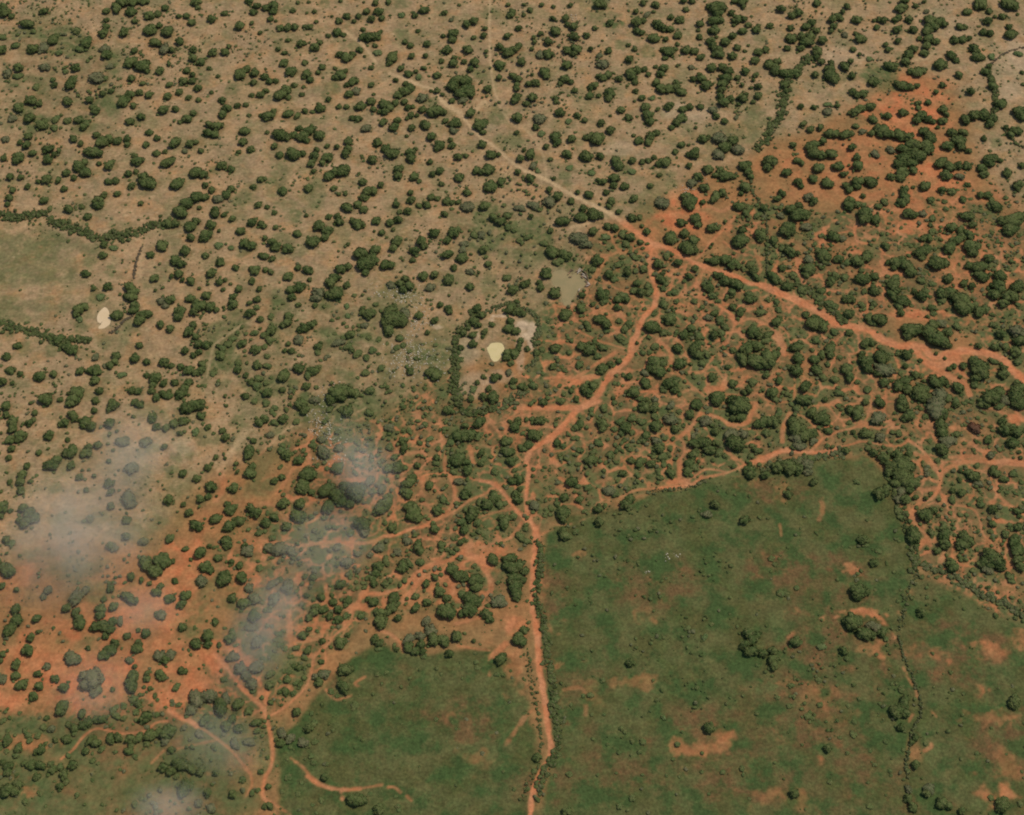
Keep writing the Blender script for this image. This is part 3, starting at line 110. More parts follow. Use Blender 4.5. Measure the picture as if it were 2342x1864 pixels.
# ---- trails: (tile x, tile y, scale, width in photo pixels, strength, points)
S = 3.575
TRAILS = [
 (1742,460,S,21,1,"0,690 170,760 300,820 450,890 600,990 750,1025 870,1055 1000,1140 1120,1185 1250,1180 1330,1210 1400,1270 1530,1250 1700,1220 1830,1240 1960,1280 2050,1370 2200,1520"),
 (1742,460,S,22,.9,"1250,1200 1330,1300 1420,1350 1500,1330 1600,1290"),
 (1742,460,S,14,.8,"1330,1300 1450,1380 1560,1440 1660,1500 1700,1580"),
 (1200,460,S,13,1,"480,0 680,90 900,240 1020,330 1200,390 1350,480 1500,545 1700,600 1850,670 2000,690 2145,780"),
 (1200,460,S,16,.9,"1000,380 1100,360 1200,400"),
 (1200,0,S,8,.95,"-20,1380 20,1400 200,1480 400,1600 600,1690 700,1740"),
 (600,0,S,7,.95,"1620,930 1700,1030 1780,1120 1900,1200 2050,1330 2145,1390"),
 (600,0,S,7,.85,"680,250 760,320 850,390 900,470 940,520"), (600,0,S,10,.9,"1050,600 1250,680 1400,740 1500,850 1620,920"),
 (600,0,S,16,.6,"1520,860 1600,900 1660,960 1760,870 1820,830"),
 (600,0,S,5,.75,"1860,-20 1860,300 1868,550 1890,700 1930,850"), (600,0,S,4,.5,"1930,850 2030,1000 2140,1060"),
 (1200,0,S,5,.5,"-10,1040 100,1170 160,1300 180,1460"),
 (1200,0,S,4,.4,"730,930 830,1050 900,1150"),
 (1200,460,S,9,.9,"1040,380 1020,500 1050,640 1080,740"),
 (1200,460,S,13,1,"1080,740 1060,850 970,960 920,1080 870,1180 860,1270 740,1380 660,1480 590,1600 450,1690"),
 (1200,920,S,13,1,"600,-10 420,70 300,210 180,310 50,400 15,500"),
 (1200,920,S,9,1,"15,500 35,560 25,650 10,800 40,950 90,1060"),
 (1200,920,S,15,1,"90,1040 95,1150 80,1300 75,1450 70,1600 60,1716"),
 (1200,1384,S,9,1,"60,-20 75,80 90,150"), (1200,1384,S,15,1,"90,150 110,250 110,350"),
 (1200,1384,S,12,1,"110,350 120,500 140,620 170,800 190,1000 220,1180 190,1280 120,1400 70,1530 40,1740"),
 (1200,460,S,8,.6,"640,130 480,190 380,210"), (1200,460,S,6,.6,"660,120 750,380 900,410 1000,400"),
 (1200,460,S,7,.6,"660,450 800,410 950,420"), (1200,460,S,12,.5,"660,450 600,580 540,660 500,740"),
 (1200,460,S,6,.8,"1400,470 1480,390 1560,290 1660,200 1720,120"), (1200,460,S,9,.5,"1700,40 1600,80 1500,40 1400,60"),
 (1200,460,S,6,.6,"1860,640 1930,560 1900,460 1880,400"), (1200,460,S,5,.7,"1630,330 1720,400 1820,440"),
 (1200,460,S,5,.8,"1080,760 1180,730 1210,640 1210,570 1320,520"),
 (1200,460,S,5,.8,"1090,760 1220,790 1330,750 1450,800 1600,850"), (1200,460,S,9,.9,"1600,860 1680,920 1720,1000"),
 (1200,460,S,4,.8,"1720,1000 1690,1080 1650,1170 1620,1160"), (1200,460,S,4,.7,"1430,740 1440,630 1470,570 1560,640"),
 (1200,460,S,5,.8,"1720,1010 1850,960 1980,1010 2100,1100"), (1742,460,S,17,.8,"100,1080 170,1170 180,1250"),
 (1200,460,S,10,.7,"1100,1150 1190,1230 1200,1330"), (1200,460,S,4,.7,"1200,1330 1300,1450 1480,1600"),
 (1200,460,S,4,.7,"420,1050 600,1140 830,1210 860,1240"), (1200,460,S,11,.8,"380,1500 480,1450 590,1430"),
 (1200,460,S,7,.8,"170,1450 300,1440 420,1440 600,1320 740,1240"), (1200,460,S,14,.9,"-20,1690 200,1690 430,1690"),
 (1200,460,S,16,.8,"1500,1540 1600,1540 1640,1480"), (1200,460,S,6,.7,"1340,1400 1440,1400 1540,1350 1620,1440"),
 (1200,460,S,5,.6,"1640,1580 1850,1590 1900,1570 2000,1630 2140,1640"), (1200,460,S,4,.6,"1000,640 1100,700"),
 (1200,460,S,4,.6,"1300,900 1400,940 1460,1080 1490,1180"), (1200,460,S,6,.6,"1250,900 1340,920 1420,930"),
 (1200,460,S,4,.5,"640,620 720,700 830,740 940,820"), (1200,460,S,4,.6,"780,1500 770,1580 860,1500 1060,1520 930,1640"),
 (1200,920,S,4,.7,"340,210 410,300 340,380 240,400"), (1200,920,S,5,.7,"780,780 900,720 1100,700"),
 (1200,920,S,9,.9,"1100,700 1230,690 1380,670 1450,610"), (1200,920,S,4,.9,"1400,600 1470,550 1560,550 1650,570"),
 (1200,920,S,6,.9,"1440,620 1650,575 1800,510"), (1200,920,S,15,.85,"1180,660 1280,640 1330,660"),
 (1200,920,S,11,.9,"1800,510 1950,460 2145,380"), (1742,920,S,9,1,"0,480 150,400 400,410 560,400 630,370"),
 (1742,920,S,4,.9,"620,370 750,340 830,320 1100,360 1200,310"),
 (1200,920,S,10,.8,"1270,640 1270,480"), (1200,920,S,4,.7,"1270,480 1310,380 1260,270"), (1200,920,S,8,.8,"1270,280 1340,220 1400,150 1440,90"),
 (1200,920,S,5,.8,"1440,90 1560,110 1680,180"), (1200,920,S,10,.8,"1520,110 1600,130 1680,180 1810,170 1860,80 1890,10"),
 (1200,920,S,4,.7,"1030,290 1130,250 1260,290"), (1200,920,S,4,.6,"1140,260 1150,160 1060,150"),
 (1200,920,S,8,.6,"1640,400 1720,450 1800,500"), (1200,920,S,12,.5,"600,650 700,620"), (1200,920,S,4,.5,"260,1000 400,990 620,900"),
 (1200,920,S,4,.6,"110,1110 160,1070 230,1040"), (1200,920,S,14,.5,"280,690 350,700"),
 (1742,920,S,9,.7,"170,320 180,180 230,80"), (1742,920,S,4,.8,"230,80 330,110 400,160 480,250 510,290 620,240 760,205 860,130 900,0"),
 (1742,920,S,5,.8,"400,400 470,330 510,290"), (1742,920,S,6,.8,"770,200 900,200 960,215 1060,180"), (1742,920,S,4,.7,"420,30 540,30 620,130"),
 (1742,920,S,8,.8,"1200,310 1300,380 1400,500 1460,600 1450,700 1390,790"), (1742,920,S,7,.8,"1390,790 1270,840 1230,950 1310,1050 1380,1140"),
 (1742,920,S,9,.7,"1470,580 1600,500 1800,480 1900,500"), (1742,920,S,15,.9,"1900,490 2000,490 2200,510"),
 (1742,920,S,4,.7,"1430,830 1700,860 1780,950 1810,1080 1900,1180 1790,1250"), (1742,920,S,8,.7,"1890,680 1960,790 2060,860"), (1742,920,S,5,.7,"2000,820 2080,930 2180,990"),
 (1742,920,S,10,.7,"1270,700 1340,720 1440,700"), (1742,920,S,8,.6,"2020,1200 2050,1300 1970,1380"), (1742,920,S,12,.7,"1280,1190 1330,1130"), (1742,920,S,11,.7,"1490,1240 1470,1300"),
 (1742,920,S,12,.6,"1260,420 1350,470 1420,540"), (1742,920,S,9,.6,"1540,450 1700,440 1780,450"),
 (1742,920,S,8,.7,"2080,80 2140,150"), (1742,920,S,5,.6,"1850,40 2020,110"), (1742,920,S,14,.5,"1270,170 1330,200 1380,190"),
 (600,920,S,8,1,"2160,970 2050,850 1970,740 1870,660 1780,640"), (600,920,S,4,.9,"1780,640 1650,610 1560,610 1500,580 1340,590 1300,620"),
 (600,920,S,7,.8,"1530,590 1570,700 1560,830 1470,930 1370,980"), (600,920,S,8,.9,"1370,990 1320,1010 1200,1040 1100,1080 1000,1090"),
 (600,920,S,8,.6,"1000,1090 850,1150 600,1140 400,1160 300,1180"), (600,920,S,5,.7,"300,1180 150,1150 -20,1130"),
 (600,920,S,5,.8,"1900,700 1820,750 1700,800 1600,870 1500,930"), (600,920,S,7,.8,"2120,980 2080,1050 2000,1120 1800,1180"), (600,920,S,16,.8,"1700,1170 1650,1230 1750,1270 1830,1320"),
 (600,920,S,12,.8,"1620,1240 1500,1300 1380,1330 1250,1410 1160,1500"), (600,920,S,8,.8,"1160,1510 1000,1560 850,1570 780,1640 720,1730"),
 (600,920,S,12,.7,"1830,1380 1870,1480 1860,1570 1790,1560"), (600,920,S,10,.7,"1290,1430 1200,1560 1140,1640"), (600,920,S,9,.6,"1560,1470 1560,1560"),
 (600,920,S,5,.7,"1500,400 1490,540 1530,590"), (600,920,S,8,.6,"1250,410 1170,420 1330,400"), (600,920,S,9,.7,"1700,360 1720,500"), (600,920,S,6,.6,"1050,640 1180,560 1250,470"),
 (600,920,S,4,.6,"940,560 1040,620 1050,700 920,810 740,920"), (600,920,S,6,.5,"280,170 150,260 60,350 -20,430"), (600,920,S,7,.5,"400,480 260,540 170,680 120,740"),
 (600,920,S,4,.5,"-10,820 100,850 200,970 290,990"), (600,920,S,7,.6,"1760,95 1950,25"), (600,920,S,5,.7,"1700,120 1880,40 2145,20"), (600,920,S,5,.6,"1790,110 1880,180 1960,280"), (600,920,S,6,.6,"2145,20 2040,120 1960,200"),
 (600,920,S,5,.5,"850,40 700,120"), (600,920,S,6,.6,"2080,240 2090,300 2100,330"),
 (600,920,S,4,.6,"970,960 940,1060 870,1090"), (600,920,S,4,.6,"2080,870 1900,900 1800,930"),
 (600,1384,S,15,.8,"700,30 780,10 840,20"), (600,1384,S,5,.9,"740,60 720,150 600,240 530,330 430,420 400,550 350,680 200,820 130,870 70,900"),
 (600,1384,S,4,.6,"490,330 520,420 500,500 430,540"), (600,1384,S,12,.6,"230,170 240,280 400,280 440,270"), (600,1384,S,8,.6,"350,60 360,160 520,140"),
 (0,1384,S,8,.9,"1750,400 1850,500 1980,680 2145,830"), (600,1384,S,7,.95,"-10,820 30,920 60,1020 85,1200 70,1320 20,1420 5,1550 40,1600"),
 (600,1384,S,4,.7,"40,1590 120,1640 230,1720"), (600,1384,S,4,.5,"190,570 160,600 110,680 100,860"), (600,1384,S,5,.95,"230,1250 350,1345 400,1420 500,1470"),
 (600,1384,S,8,.9,"370,1400 500,1480 640,1510 800,1500"), (600,1384,S,4,.6,"800,1500 980,1470"), (600,1384,S,8,.8,"640,1510 655,1590"),
 (600,1384,S,5,.8,"1030,1490 1080,1490 1130,1530"), (600,1384,S,4,.6,"1180,1560 1220,1600"), (600,1384,S,4,.5,"2145,930 2040,1080 1950,1190 1880,1290"), (600,1384,S,9,.5,"2145,920 2020,1100 1960,1170"),
 (600,1384,S,6,.8,"960,210 1050,240 1140,320 1150,380"), (600,1384,S,5,.6,"1600,330 1700,350 1860,370"), (600,1384,S,14,.7,"1990,320 1900,400 1860,480"), (600,1384,S,6,.6,"1880,490 1860,570"), (600,1384,S,14,.7,"2010,200 2060,120"),
 (600,1384,S,5,.7,"520,690 580,760 640,770 750,730 820,700 760,640 840,590"), (600,1384,S,8,.6,"1580,150 1800,100"),
 (0,1384,S,4,.9,"500,1260 600,1180 690,1070 800,1010 1000,1050 1180,1030 1280,960 1370,950"), (0,1384,S,10,.9,"1380,860 1480,920 1550,950 1610,990"),
 (0,1384,S,4,.7,"1610,990 1700,1040 1860,1160 1930,1230"), (0,1384,S,7,.7,"1930,1230 2000,1320 2050,1380"), (0,1384,S,4,.6,"2050,1380 2060,1470 2010,1560"), (0,1384,S,5,.4,"1430,1180 1600,1140 1780,1100"),
 (0,1384,S,5,.5,"1240,1290 1340,1190"), (0,460,S,5,.6,"1980,1010 1850,1100 1750,1180 1720,1300 1690,1440"), (0,460,S,6,.4,"1180,380 1150,470 1140,620"),
 (0,0,S,5,.3,"2145,840 2070,900 1980,960"), (0,0,S,5,.5,"40,1640 200,1680 330,1700"), (600,0,S,5,.35,"0,810 100,740 200,680 400,640"),
 (0,920,S,16,.5,"2000,240 1880,420 1800,560 1830,680 1760,800"), (0,920,S,9,.35,"2145,180 2000,250"),
 (1742,0,S,4,.4,"600,780 700,660 730,560 820,560"), (1742,0,S,9,.5,"1240,490 1330,480 1420,430"), (1742,1384,S,10,.7,"960,100 1000,150 1080,260"), (1742,1384,S,9,.6,"490,110 640,80 800,40 930,80"),
 (1742,1384,S,6,.6,"1160,510 1200,600 1260,700 1270,820 1200,950"), (1742,1384,S,7,.7,"1330,1190 1390,1150 1370,1100"), (1742,1384,S,4,.6,"1380,860 1430,910"), (1742,1384,S,9,.5,"210,260 290,210"),
 (1200,1384,S,5,.5,"0,930 50,870"), (1200,1384,S,7,.4,"320,690 470,680 500,800 500,900"),
 (1742,920,S,10,.4,"490,790 500,870 470,960"), (1742,920,S,6,.5,"150,1000 160,1090"), (1742,920,S,5,.5,"760,1350 810,1380"), (1742,920,S,6,.5,"1420,1430 1550,1500"),
]
# ---- bare soil patches: photo x, y, rx, ry, strength (red soil or sand shows through)
BARE = """2150,500,80,30,.5 2000,620,60,24,.4 2300,480,40,50,.4 2260,640,60,30,.4 1800,520,60,24,.4 1760,360,40,24,.4 2010,300,50,30,.6 1840,380,40,26,.6 60,1700,60,16,.5 70,1810,20,10,.5 2060,230,60,36,.8 2110,300,80,36,.7 1950,380,80,44,.6 2050,480,90,36,.6 1850,430,60,36,.5 1900,560,60,20,.4 2250,560,60,26,.4 2200,640,60,20,.4 40,1560,70,26,.8 120,1530,60,30,.8 1560,480,55,40,1 1640,330,30,14,.5 2060,255,90,26,1 2130,210,70,30,.9 2140,180,60,20,.8 2090,330,60,30,.8 2010,375,40,20,.7 2120,400,60,36,.9 2180,450,50,40,.6 2000,460,60,30,.6 1900,340,60,20,.6 1930,420,60,40,.5 2090,520,60,16,.8 2095,720,55,12,.9 2150,590,40,30,.5 1490,560,20,50,.5 1600,530,30,24,.7 1130,1270,60,28,.8 1000,1330,70,30,.7 950,1370,50,20,.7 1170,1430,30,30,.7 400,1300,60,46,.9 420,1380,60,40,.7 330,1390,70,60,.6 500,1500,60,40,.9 430,1560,60,40,.9 300,1540,120,50,.9 180,1540,120,44,.9 80,1600,130,30,.9 60,1500,60,60,.7 30,1330,40,40,.5 240,1440,80,30,.8 360,1480,60,60,.7 150,1420,100,30,.6 400,1600,50,20,.8 560,1330,70,50,.4 1175,1530,24,50,.5 1130,1500,20,20,.7 1630,1690,40,30,.8 1590,1710,50,20,.6 1870,1740,16,12,.9 1325,1270,14,8,.5 2240,1480,20,16,.8 2270,1490,30,20,.8 2180,1525,18,14,.8 2240,1575,18,18,.7 2290,1830,50,36,1 2260,1800,30,30,.7 2260,1640,70,14,.5 2080,1490,60,16,.5 2000,1490,26,22,.7 1990,1400,50,10,.9 1830,1400,30,8,.6 1945,1300,14,12,.8 1250,1330,30,26,.5 1250,1520,26,10,.4 1350,1590,30,30,.25 1470,1560,30,16,.4 1420,1560,30,10,.3 1265,1440,12,12,.9 1800,1560,20,8,.6 2310,1740,30,30,.4 2330,1460,20,20,.7 1090,1740,40,26,.3 1050,1650,26,16,.3 330,810,60,40,.3 460,700,90,60,.3 520,1200,90,70,.4 2330,960,22,12,.8 2200,980,30,12,.5 1850,860,20,30,.6 2060,880,24,20,.3 2100,1180,26,26,.5 2200,1280,30,12,.5 2320,1350,40,40,.4 1880,1610,60,40,.3 1770,1120,40,20,.4 1730,1120,10,20,.4 1220,1810,30,8,.2 1790,1830,60,26,.35 1480,1410,24,16,.4 2140,870,70,14,.5 1380,720,40,30,.4 1560,700,20,20,.5 1430,900,30,16,.5 1290,870,40,14,.8 1060,1400,20,16,.5"""
PALE = """1068,800,26,44,.3 1090,880,40,30,.35 1190,800,12,50,.4 1140,860,30,16,.3 1195,745,18,16,1 1215,755,14,16,.9 1205,770,14,12,.9 1214,785,9,18,.8 1143,723,20,4,.7 1125,732,7,5,.6 1092,768,4,12,.5 1112,874,16,7,.5 1095,890,10,8,.4 1000,748,12,5,.6 1050,808,9,8,.35 1086,938,4,4,.6 2310,215,30,20,.3 2300,170,40,60,.22 2150,60,60,40,.18 1920,130,60,24,.3 1570,260,60,20,.35 1110,290,24,8,.3 2330,120,30,40,.4 1420,340,50,16,.25 760,380,50,8,.25 420,1020,24,20,.25 980,120,20,10,.1 1700,75,60,10,.15"""
GREENP = """60,1800,90,60,.9 200,1780,90,50,.7 330,1800,80,60,.7 120,1850,120,30,.8 470,1790,90,50,.6 560,1840,50,30,.6 60,1650,60,20,.4 250,1350,60,26,.5 170,1300,80,26,.6 380,1150,70,40,.35 500,1240,50,30,.5 640,1300,60,40,.5 700,1400,50,40,.5 540,1600,50,60,.6 620,1700,40,60,.7 300,1220,50,24,.5 560,1130,40,30,.5 610,1050,50,30,.4 700,1180,40,20,.4 200,1060,60,26,.3 420,900,50,16,.2 1400,55,24,9,1 1390,35,30,10,.6 1375,5,22,14,.9 570,210,50,30,.2 1720,290,40,30,.6 1640,310,60,30,.6 1850,400,40,20,.4 2010,165,40,26,.9 2040,195,30,20,.7 1215,690,20,40,.3 640,410,26,50,.5 720,440,28,34,.6 90,560,60,40,.7 80,620,70,30,.6 150,600,30,20,.4 20,590,30,40,.5 100,700,60,20,.5 160,560,30,24,.5 900,690,60,40,.6 890,855,30,16,.4 880,880,30,40,.3 1130,270,24,26,.7 1165,320,40,16,.5 740,205,34,14,.35 1120,30,20,22,.4 1220,575,36,26,.6 1190,580,24,18,.4 1240,530,40,20,.4 1120,640,16,40,.5 260,780,40,24,.5 290,750,30,14,.4 730,940,40,26,.4 850,950,50,30,.5 1150,550,26,12,.3 940,930,60,40,.6 1010,750,24,24,.4 830,960,28,16,.7 1000,890,70,50,.35 950,810,30,30,.4 1500,470,40,50,.5 1450,460,34,20,.4 1690,240,40,18,.3 1560,130,26,12,.0 120,410,40,16,.25 1450,30,20,20,.3 340,260,30,14,.0 480,1340,40,40,.5 400,1350,30,20,.0 90,1270,60,16,.5 350,1190,40,16,.5 560,1380,40,20,.6 230,1470,40,16,.4 1050,700,20,20,.3 1880,270,30,10,.2 1900,175,70,16,.3 1860,200,30,12,.3 280,520,30,14,.3 560,1500,60,60,.5 200,1180,80,20,.3 1110,160,40,12,.3 930,220,22,8,.3"""
RED_POLY = "0,1250 250,1260 440,1120 600,1020 760,985 900,900 1000,885 1080,830 1180,800 1240,740 1290,640 1360,520 1440,470 1520,430 1640,400 1740,330 1850,270 1960,250 2040,170 2140,160 2190,210 2230,330 2290,430 2400,520 2400,1900 -60,1900 -60,1260"
SCRUB_POLY = ["-60,1690 250,1680 420,1720 560,1640 600,1900 -60,1900","2096,1310 2060,1200 2400,1200 2400,1480 2200,1390","1330,520 1440,540 1640,640 1760,640 1900,700 2100,800 2342,870 2400,1300 2342,1420 2100,1260 2060,1050 1980,1020 1560,1110 1400,1160 1250,1210 1200,1130 1130,1100 1000,1000 1160,900 1200,830 1240,700 1270,620 1290,540",
 "1640,500 1780,480 1900,500 2100,440 2400,440 2400,860 2200,760 2000,700 1800,640 1640,600", "700,1090 900,1020 1190,1000 1190,1380 1000,1400 860,1400 700,1560 600,1640 560,1900 0,1900 0,1640 400,1600 460,1540 520,1500 560,1400 500,1250 600,1150",
 "470,720 640,640 640,900 560,960 480,880", "0,40 120,40 280,110 260,300 100,320 0,280", "1040,460 1240,470 1300,560 1180,640 1020,560", "840,780 1060,780 1040,980 800,1040 700,960", "720,660 860,640 900,1000 760,1080 640,1060 620,900 760,800"]
GRASS_POLY = ["1246,1228 1310,1180 1420,1160 1500,1126 1620,1100 1780,1060 1990,1040 2040,1090 2070,1200 2090,1300 2070,1440 2100,1560 2075,1700 2120,1900 1240,1900 1262,1740 1252,1600 1238,1480 1236,1330",
 "960,1495 1150,1480 1190,1560 1222,1640 1236,1750 1216,1900 640,1900 640,1690 700,1630 760,1540 860,1470",
 "2096,1310 2200,1360 2400,1460 2400,1900 2110,1900 2095,1650 2076,1480"]
FIELD_L = ["0,530 150,550 195,600 200,740 130,745 0,740", "-60,530 0,530 0,740 -60,740"]
# ---- hedges, dead-thorn fences: label, kind of growth, width m, height m, lines (tile, pts)
HEDGES = [
 ("dark_hedge","dense dark green hedge running in from the left edge above the fallow field","green",9,3.2,(0,460,S),"-80,100 60,115 150,150 220,130 330,100 400,110"),
 ("dark_hedge","long dark green hedge along the top side of the left fallow field","green",8,3.0,(0,460,S),"390,160 470,185 600,225 720,262 800,305 900,290 1010,280 1100,262 1180,225 1300,190 1400,180"),
 ("dark_hedge","dark green hedge along the bottom side of the left fallow field","green",8,2.8,(0,460,S),"-80,1005 0,1015 150,1042 300,1082 420,1120 560,1135 740,1142"),
 ("dark_hedge","short dark hedge spur slanting away below the fallow field hedge","green",9,2.6,(0,460,S),"450,1130 520,1180 610,1240"),
 ("brush_fence","thin brown brush fence beside the sandy strip right of the left fallow field","dead",2.4,1.4,(0,460,S),"1160,370 1120,480 1105,560 1085,650"),
 ("brush_fence","thin brown brush fence slanting below the small cream pond","dead",3,1.4,(0,460,S),"1090,930 1020,980 960,1040 900,1080"),
 ("ring_hedge","tall dark hedge curving round the left side of the ringed homestead","green",5.2,2.8,(1020,680,6.129),"430,120 340,330 200,490 130,600 140,800 125,1000 120,1200 160,1430 250,1590 350,1650 500,1620 700,1545"),
 ("ring_hedge","dark brown-green hedge curving round the top and right of the ringed homestead","mixed",4.2,2.2,(1020,680,6.129),"600,215 700,150 900,90 1060,160 1200,230 1300,350 1300,500 1240,600 1265,800 1240,920 1130,1010"),
 ("ring_hedge","low hedge closing the bottom right of the ringed homestead","mixed",5,2.0,(1020,680,6.129),"700,1545 850,1470 1000,1390 1150,1320"),
 ("field_hedge","dark hedge along the right side of the red track in the bottom centre","green",4.5,2.2,(1200,920,S),"120,1130 130,1300 110,1500 100,1600 130,1740 150,1800 170,1950 190,2100 220,2250 240,2400 255,2550 245,2620 285,2680 265,2850 200,2950 140,3100 110,3200"),
 ("field_hedge","dark hedge along the left side of the red track in the bottom centre","green",4,2.0,(1200,1384,S),"10,330 50,560 80,760 120,950 130,1200 90,1350 20,1480 -20,1600"),
 ("field_hedge","dark hedge dropping down the right side of the large green field","green",5,2.4,(1742,920,S),"1080,640 1090,760 1120,880 1160,950 1200,1060 1230,1200 1260,1320 1265,1400"),
 ("field_fence","thin dark brush fence winding down the right of the green field","mixed",3.6,1.8,(1742,920,S),"1265,1400 1220,1500 1180,1640 1150,1790 1110,1860"),
 ("field_fence","thin dark brush fence curving between the two green fields at right","mixed",3.4,1.8,(1742,1384,S),"1120,250 1160,420 1220,560 1290,740 1295,900 1240,1010 1215,1150 1180,1290 1200,1420"),
 ("field_hedge","ragged hedge along the lower right corner slope","mixed",5,2.2,(1742,920,S),"1320,1340 1500,1400 1660,1480 1820,1580 2000,1640 2145,1770"),
 ("brush_fence","dark brown brush fence entering from the right edge near the top","dead",2.6,1.6,(1742,0,S),"2180,380 2060,410 1980,440 1900,500 1850,560"),
 ("dark_hedge","narrow dark hedge dropping through the pale sand at the top right","green",5,2.6,(1742,0,S),"1850,560 1870,640 1900,730 1915,830 1905,920"),
 ("brush_fence","dark brush fence slanting to the right edge below the curved grove","mixed",3,1.6,(1742,0,S),"1960,1040 2020,1110 2080,1170 2170,1220"),
 ("curved_hedge","curved dark hedge bounding the pale clearing at the upper right","green",7,2.6,(1742,0,S),"400,450 330,530 250,610 200,690 185,800 170,900 120,1010 60,1110 -10,1190 -60,1230"),
 ("brush_fence","long brown brush fence running down to the main red road from the upper right grove","mixed",3,1.6,(1200,0,S),"1750,1330 1840,1430 1860,1560 1920,1650 1960,1730 1980,1850 1985,2000 1980,2150 1990,2260"),
 ("field_hedge","low dark hedge under the red track on the top edge of the green field","mixed",4,1.6,(1200,920,S),"1000,740 1150,715 1300,700 1400,680 1480,640"),
 ("field_hedge","low dark hedge at the top right of the green field","mixed",5,1.8,(1742,920,S),"0,560 80,520 300,480 430,460 560,430 690,400"),
 ("dark_hedge","dark bank of bushes beside the main road where it widens at right","green",8,2.2,(1742,460,S),"270,660 400,740 500,830 600,920 700,980"),
]
POND_A = "850,870 875,880 893,915 902,990 880,1020 850,1036 812,1040 806,1025 825,1002 800,985 795,945 812,905"
POND_B = "600,690 630,650 690,638 765,642 800,670 816,712 808,770 790,805 755,850 730,885 700,898 660,888 630,850 612,800 585,745 578,705"
POND_C = "228,600 250,575 310,565 360,590 400,600 440,560 480,580 500,640 492,690 440,730 405,780 380,830 330,850 305,800 300,740 250,700 225,650"

GRBROWN = """1640,1690,100,70,.9 1850,1650,150,100,.8 1880,1330,140,70,.8 1780,1120,70,26,.8 1260,1340,40,70,.8 1420,1750,120,60,.5 1230,1800,60,50,.5 1900,1480,130,60,.9 2200,1500,90,70,.8 2280,1700,80,70,.8 1060,1650,70,40,.6 700,1560,70,40,.7 1500,1340,90,60,.5 1700,1780,140,60,.7 2000,1800,120,70,.5 1300,1560,80,70,.6 1760,1000,60,20,.4 900,1560,60,30,.4 300,1780,140,60,.6 150,1680,100,30,.5 2080,1500,50,30,.6"""
# ================= rasters of the ground (world metres, 0.6 m cells) =================
CELL = 0.6
RX0, RX1, RY0, RY1 = -620.0, 620.0, -420.0, 620.0
RW, RH = int((RX1 - RX0) / CELL), int((RY1 - RY0) / CELL)
gx = RX0 + (np.arange(RW) + .5) * CELL
gy = RY0 + (np.arange(RH) + .5) * CELL

def hashv(ix, iy, seed):
    h = (ix.astype(np.int64) * 374761393 + iy.astype(np.int64) * 668265263 + seed * 1442695041) & 0xffffffff
    h = ((h ^ (h >> 13)) * 1274126177) & 0xffffffff
    return ((h ^ (h >> 16)) & 0xffffff) / float(0xffffff)
def vnoise(x, y, seed):
    ix = np.floor(x); iy = np.floor(y)
    fx = x - ix; fy = y - iy
    fx = fx * fx * (3 - 2 * fx); fy = fy * fy * (3 - 2 * fy)
    a = hashv(ix, iy, seed); b = hashv(ix + 1, iy, seed)
    c = hashv(ix, iy + 1, seed); d = hashv(ix + 1, iy + 1, seed)
    return (a + (b - a) * fx) * (1 - fy) + (c + (d - c) * fx) * fy
def fbm(x, y, size, seed, octv=4):
    s = 0; amp = 1; tot = 0; f = 1.0 / size
    for o in range(octv):
        s = s + amp * vnoise(x * f + 17.3 * o, y * f - 9.1 * o, seed + o)
        tot += amp; amp *= .5; f *= 2.03
    return s / tot
def sstep(a, b, x):
    t = np.clip((x - a) / (b - a), 0, 1)
    return t * t * (3 - 2 * t)
def pts(s):
    return [tuple(float(v) for v in p.split(',')) for p in s.split()]
def line_world(tx, ty, sc, s):
    P = np.array(pts(s)); x, y, m = ground(tx + P[:, 0] / sc, ty + P[:, 1] / sc)
    return np.stack([x, y, m], 1)
def smooth_line(L, n=4):
    out = []
    k = len(L)
    for i in range(k - 1):
        p0, p1, p2, p3 = L[max(i - 1, 0)], L[i], L[i + 1], L[min(i + 2, k - 1)]
        for j in range(n):
            t = j / n
            out.append(.5 * ((2 * p1) + (-p0 + p2) * t + (2 * p0 - 5 * p1 + 4 * p2 - p3) * t * t + (-p0 + 3 * p1 - 3 * p2 + p3) * t ** 3))
    out.append(L[-1]); return np.array(out)
def window(x0, x1, y0, y1):
    i0 = max(int((x0 - RX0) / CELL), 0); i1 = min(int((x1 - RX0) / CELL) + 2, RW)
    j0 = max(int((y0 - RY0) / CELL), 0); j1 = min(int((y1 - RY0) / CELL) + 2, RH)
    return i0, i1, j0, j1
XX, YY = np.meshgrid(gx, gy)
WARP = (fbm(XX, YY, 9.0, 11, 3) - .5)
WARP2 = (fbm(XX, YY, 3.0, 31, 2) - .5)

def stroke(field, L, width, strength):                    # soft-edged band along a line, edges ragged
    for a, b in zip(L[:-1], L[1:]):
        hw = .5 * width * .5 * (a[2] + b[2]) if width > 0 else -width
        pad = hw * 2.2 + 3
        i0, i1, j0, j1 = window(min(a[0], b[0]) - pad, max(a[0], b[0]) + pad, min(a[1], b[1]) - pad, max(a[1], b[1]) + pad)
        if i1 <= i0 or j1 <= j0: continue
        X = XX[j0:j1, i0:i1]; Y = YY[j0:j1, i0:i1]
        dx, dy = b[0] - a[0], b[1] - a[1]; l2 = dx * dx + dy * dy + 1e-9
        t = np.clip(((X - a[0]) * dx + (Y - a[1]) * dy) / l2, 0, 1)
        d = np.hypot(X - a[0] - t * dx, Y - a[1] - t * dy) + WARP[j0:j1, i0:i1] * hw * .9 + WARP2[j0:j1, i0:i1] * hw * .7
        v = (1 - sstep(hw * .65, hw * 1.25 + .5, d)) * strength
        np.maximum(field[j0:j1, i0:i1], v, out=field[j0:j1, i0:i1])
